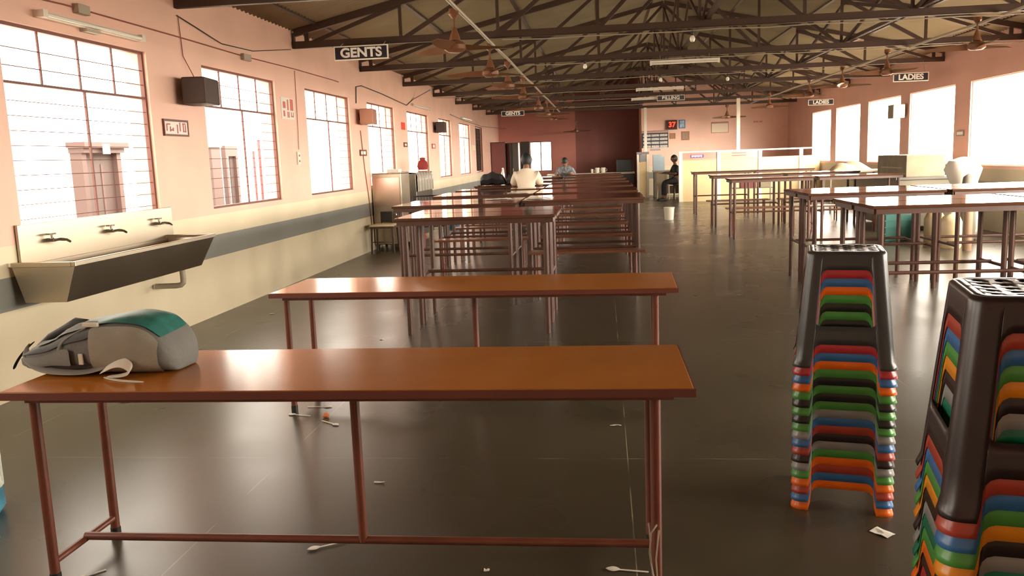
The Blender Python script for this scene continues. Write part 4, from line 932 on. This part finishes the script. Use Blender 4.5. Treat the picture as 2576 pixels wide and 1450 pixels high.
scrap(-1.86, 6.72, .03, .02, 0, 'tiny white scrap in front of the first tall table')
scrap(.04, 4.43, .06, .01, 0, 'thin pale sliver on the floor beneath the second table')
scrap(-.51, 4.93, .05, .01, 0, 'tiny pale sliver behind the second table')
scrap(-.44, 2.79, .02, .02, 0, 'tiny white crumb below the foot rail of the nearest table')
scrap(-.40, 3.03, .015, .015, 0, 'speck of white on the floor behind the foot rail')
o = single(MB().lathe([(0, 0), (.018, .004), (.022, .012), (.012, .024), (0, .026)], n=10), 'orange_crumb', mat('orange_food', (.6, .17, .05), .6), 'small orange lump of food dropped beside a spoon', 'food scrap', smooth=True); o.location = (-1.63, 4.60, 0)

# ================================================================ OUTSIDE, SEEN THROUGH THE WINDOWS
BR = mat('outdoor_brown', (.022, .010, .008), .6)
t = thing('outdoor_doorway', 'brown door with a projecting cornice seen outside the nearest window', 'door', (-8.3, 12.75, 0))
MB().box(-.1, .02, .12, .98, 0, 1.78).build('door_leaf', BR, t); MB().box(-.1, .10, 0, .12, 0, 1.78).box(-.1, .10, .98, 1.10, 0, 1.78).build('jamb', mat('outdoor_pink_brown', (.034, .014, .011), .6), t, weld=False)
MB().box(-.1, .16, -.03, 1.13, 1.78, 1.86).box(-.1, .22, -.08, 1.18, 1.86, 1.95).build('cornice', MATS['outdoor_pink_brown'], t, weld=False); MB().box(.22, .225, .40, .60, 1.76, 1.92).build('notice', PAPER, t)
MB().box(.02, .03, .60, .66, .1, 1.6).build('moulding', MATS['outdoor_pink_brown'], t)
t = thing('outdoor_pillar', 'brown pillar outside the second window, at its left edge', 'pillar', (-8.3, 16.85, 0)); MB().box(0, .3, 0, .42, 0, 1.90).build('shaft', MATS['outdoor_pink_brown'], t); MB().box(-.03, .33, -.03, .45, 1.90, 1.97).build('capital', OUT, t)
t = thing('outdoor_doorway', 'narrow brown door frame seen outside the second window', 'door', (-8.3, 17.95, 0)); MB().box(0, .1, 0, .10, 0, 1.95).box(0, .1, .52, .62, 0, 1.95).box(0, .1, .10, .52, 1.72, 1.95).build('frame', MATS['outdoor_pink_brown'], t, weld=False); MB().box(0, .04, .34, .52, 0, 1.72).build('door_leaf', BR, t)
MB().tube([(-6.2, 15.4, -.08), (-6.2, 15.4, 1.95)], .02, 8)
single(MB().tube([(-6.3, 14.95, -.08), (-6.3, 14.95, 1.75)], .022, 8), 'outdoor_post', RED, 'thin red post standing outside the second window, shorter one', 'post')
single(MB().tube([(-6.3, 15.22, -.08), (-6.3, 15.22, 1.95)], .026, 8), 'outdoor_post', RED, 'thin red post standing outside the second window, taller one', 'post')

# ================================================================ PEOPLE
def skin_mesh(name, joints, edges, material, parent, root=0, sub=2):
    me = bpy.data.meshes.new(name); me.from_pydata([j[0] for j in joints], edges, []); me.materials.append(material)
    o = bpy.data.objects.new(name, me); COL.objects.link(o); o.parent = parent
    sk = o.modifiers.new('skin', 'SKIN'); sk.use_smooth_shade = True
    bm = bmesh.new(); bm.from_mesh(me); bm.verts.ensure_lookup_table(); lay = bm.verts.layers.skin.verify()
    for i, j in enumerate(joints):
        bm.verts[i][lay].radius = (j[1], j[2] if len(j) > 2 else j[1]); bm.verts[i][lay].use_root = (i == root)
    bm.to_mesh(me); bm.free()
    ss = o.modifiers.new('sub', 'SUBSURF'); ss.levels = 1; ss.render_levels = sub
    return o
def head(parent, c, r, skin, hair, face=1, tilt=0):
    # face along +y * face ; ellipsoid with nose, chin, ears
    m = MB(); n, k = 20, 14; vs = []; fs = []
    for i in range(k+1):
        th = PI*i/k
        for j in range(n):
            ph = 2*PI*j/n; x = r*.78*math.sin(th)*math.cos(ph); y = r*.92*math.sin(th)*math.sin(ph); z = r*1.12*math.cos(th)
            if z < 0: x *= 1-.28*(-z/r); y *= 1-.12*(-z/r)
            if y*face > 0 and abs(x) < r*.2 and -.35*r < z < .1*r: y += face*r*.16*(1-abs(x)/(r*.2))
            if y*face > 0 and .02*r < z < .22*r and .15*r < abs(x) < .5*r: y -= face*r*.07
            vs.append((x, y, z))
    for i in range(k):
        for j in range(n): fs.append((i*n+j, i*n+(j+1) % n, (i+1)*n+(j+1) % n, (i+1)*n+j))
    h = m.add(vs, fs).build('head', skin, parent, smooth=True); h.location = c; h.rotation_euler = (tilt, 0, 0)
    for sx in (-1, 1): MB().lathe([(0, -.03), (.012, -.02), (.016, 0), (.012, .025), (0, .032)], (sx*r*.78, 0, 0), 8).build('ear', skin, h, smooth=True)
    e = MB()
    for sx in (-1, 1): e.lathe([(0, -.009), (.009, 0), (0, .009)], (sx*r*.32, face*r*.80, r*.12), 8)
    e.build('eyes', BLACKP, h, smooth=True, weld=False); MB().box(-r*.24, r*.24, face*r*.80-.004, face*r*.80+.006, -r*.52, -r*.46).build('mouth', mat('lip', (.18, .06, .05), .5), h)
    hm = MB(); vs = []; fs = []
    for i in range(k+1):
        th = PI*i/k*.74
        for j in range(n):
            ph = 2*PI*j/n; q = r*1.09; cut = 1.0
            x = q*.80*math.sin(th)*math.cos(ph); y = q*.94*math.sin(th)*math.sin(ph); z = q*1.12*math.cos(th)
            if y*face > 0: z = max(z, r*.35+.0)
            vs.append((x, y-face*.004, z))
    for i in range(k):
        for j in range(n): fs.append((i*n+j, i*n+(j+1) % n, (i+1)*n+(j+1) % n, (i+1)*n+j))
    hm.add(vs, fs).build('hair', hair, h, smooth=True)
    return h
SKIN = mat('brown_skin', (.24, .115, .065), .5); HAIR = mat('black_hair', (.008, .007, .006), .6); TROU = mat('dark_trousers', (.03, .028, .035), .8)
def person(loc, rz, label, shirt, bend=.12, arms=.0, seat=.62, handz=1.0, down=.0):
    # seated, facing local +y; z from the floor
    t = thing('person', label, 'person', loc, rz)
    s = seat; hp = (0, 0, s+.10); ch = (0, bend*.75, s+.42); nk = (0, bend, s+.60)
    J = [(hp, .13, .11), ((0, bend*.4, s+.26), .125, .10), (ch, .13, .085), (nk, .05, .05), ((0, bend*1.15, s+.67), .055, .055)]
    E = [(0, 1), (1, 2), (2, 3), (3, 4)]
    def add(p, r, prev): J.append((p, r, r)); E.append((prev, len(J)-1)); return len(J)-1
    hands = []
    for sx in (-1, 1):
        a = add((sx*.17, bend*.9, s+.50), .060, 2); b = add((sx*.225, bend+.06, s+.30), .047, a); c = add((sx*.17, bend+.26, handz+.035), .034, b); d = add((sx*.14, bend+.33, handz+.03), .026, c)
        add((sx*.13, bend+.375, handz+.026), .028, d); hands.append((sx*.13, bend+.40, handz+.022))
        k = add((sx*.10, .10, s+.09), .09, 0); l = add((sx*.12, .42, s+.05), .062, k); f = add((sx*.12, .44, .10), .042, l); g_ = add((sx*.12, .47, .045), .04, f); add((sx*.12, .60, .03), .03, g_)
    skin_mesh('body', J, E, SKIN, t)
    # five fingers per hand
    m = MB()
    for (x, y, z), sx in zip(hands, (-1, 1)):
        for q in range(4):
            L = (.062, .072, .068, .052)[q]; xx = x+(q-1.5)*.017; m.tube([(xx, y-.01, z), (xx, y+L*.5, z+.004), (xx, y+L, z-.008)], [.009, .0085, .007], 6)
        m.tube([(x-sx*.03, y-.04, z), (x-sx*.052, y-.01, z), (x-sx*.055, y+.02, z-.004)], [.011, .010, .008], 6)
    m.build('fingers', SKIN, t, smooth=True, weld=False)
    # shirt
    J2 = [((0, -.005, s+.06), .145, .125), ((0, bend*.4, s+.26), .145, .12), ((0, bend*.75, s+.44), .172, .122), ((0, bend*.99, s+.585), .078, .075)]; E2 = [(0, 1), (1, 2), (2, 3)]
    for sx in (-1, 1):
        n0 = len(J2); J2.append(((sx*.165, bend*.9, s+.49), .085, .085)); J2.append(((sx*.232, bend+.05, s+.32), .07, .07)); E2 += [(2, n0), (n0, n0+1)]
    skin_mesh('shirt', J2, E2, shirt, t)
    J3 = [((0, .02, s+.085), .14, .12)]; E3 = []
    for sx in (-1, 1):
        n0 = len(J3); J3 += [((sx*.10, .12, s+.09), .102, .102), ((sx*.12, .43, s+.05), .075, .075), ((sx*.12, .445, .14), .06, .06)]; E3 += [(0, n0), (n0, n0+1), (n0+1, n0+2)]
    skin_mesh('trousers', J3, E3, TROU, t)
    head(t, (0, bend*1.15+.015+down*.25, s+.755-down*.10), .105, SKIN, HAIR, 1, -down)
    m = MB()
    for sx in (-1, 1): m.hexa([(sx*.12-.045, .41, 0), (sx*.12+.045, .41, 0), (sx*.12+.045, .66, 0), (sx*.12-.045, .66, 0), (sx*.12-.04, .42, .09), (sx*.12+.04, .42, .09), (sx*.12+.035, .62, .05), (sx*.12-.035, .62, .05)])
    m.build('shoes', BLACKP, t, weld=False, bevel=.015)
    return t
WSH = mat('white_shirt', (.72, .60, .46), .85, bump=.4, bscale=9)
person((-1.27, 13.95, 0), 0, 'person in a white shirt seated with their back to the camera', WSH, bend=.18, seat=.68, handz=.99, down=.25)
PL = mat('plaid_shirt', (.16, .17, .18), .85, vary=.6, vscale=22)
person((-.98, 21.95+.55, 0), PI, 'person in a grey patterned shirt bent over a far table', PL, bend=.30, seat=.62, handz=.99, down=.7)
person((2.28, 26.5, 0), PI/2+.2, 'person in black clothes half hidden behind the partition counter end', mat('black_jacket', (.012, .012, .014), .7), bend=.1, seat=.50, handz=.8)
for x, y, h, l in ((-1.27, 13.93, .66, 'tall stool under the white-shirted person'), (-.98, 22.5, .60, 'tall stool under the person in the grey shirt'), (2.28, 26.5, .48, 'chair seat under the person in black')):
    t = thing('wooden_stool', l, 'stool', (x, y, 0)); MB().box(-.16, .16, -.15, .12, h-.03, h).build('seat', DKBROWN, t, bevel=.005)
    for sx in (-.13, .13):
        for sy in (-.12, .09): MB().tube([(sx, sy, 0), (sx, sy, h-.03)], .014, 8).build('leg', DKBROWN, t, smooth=True)
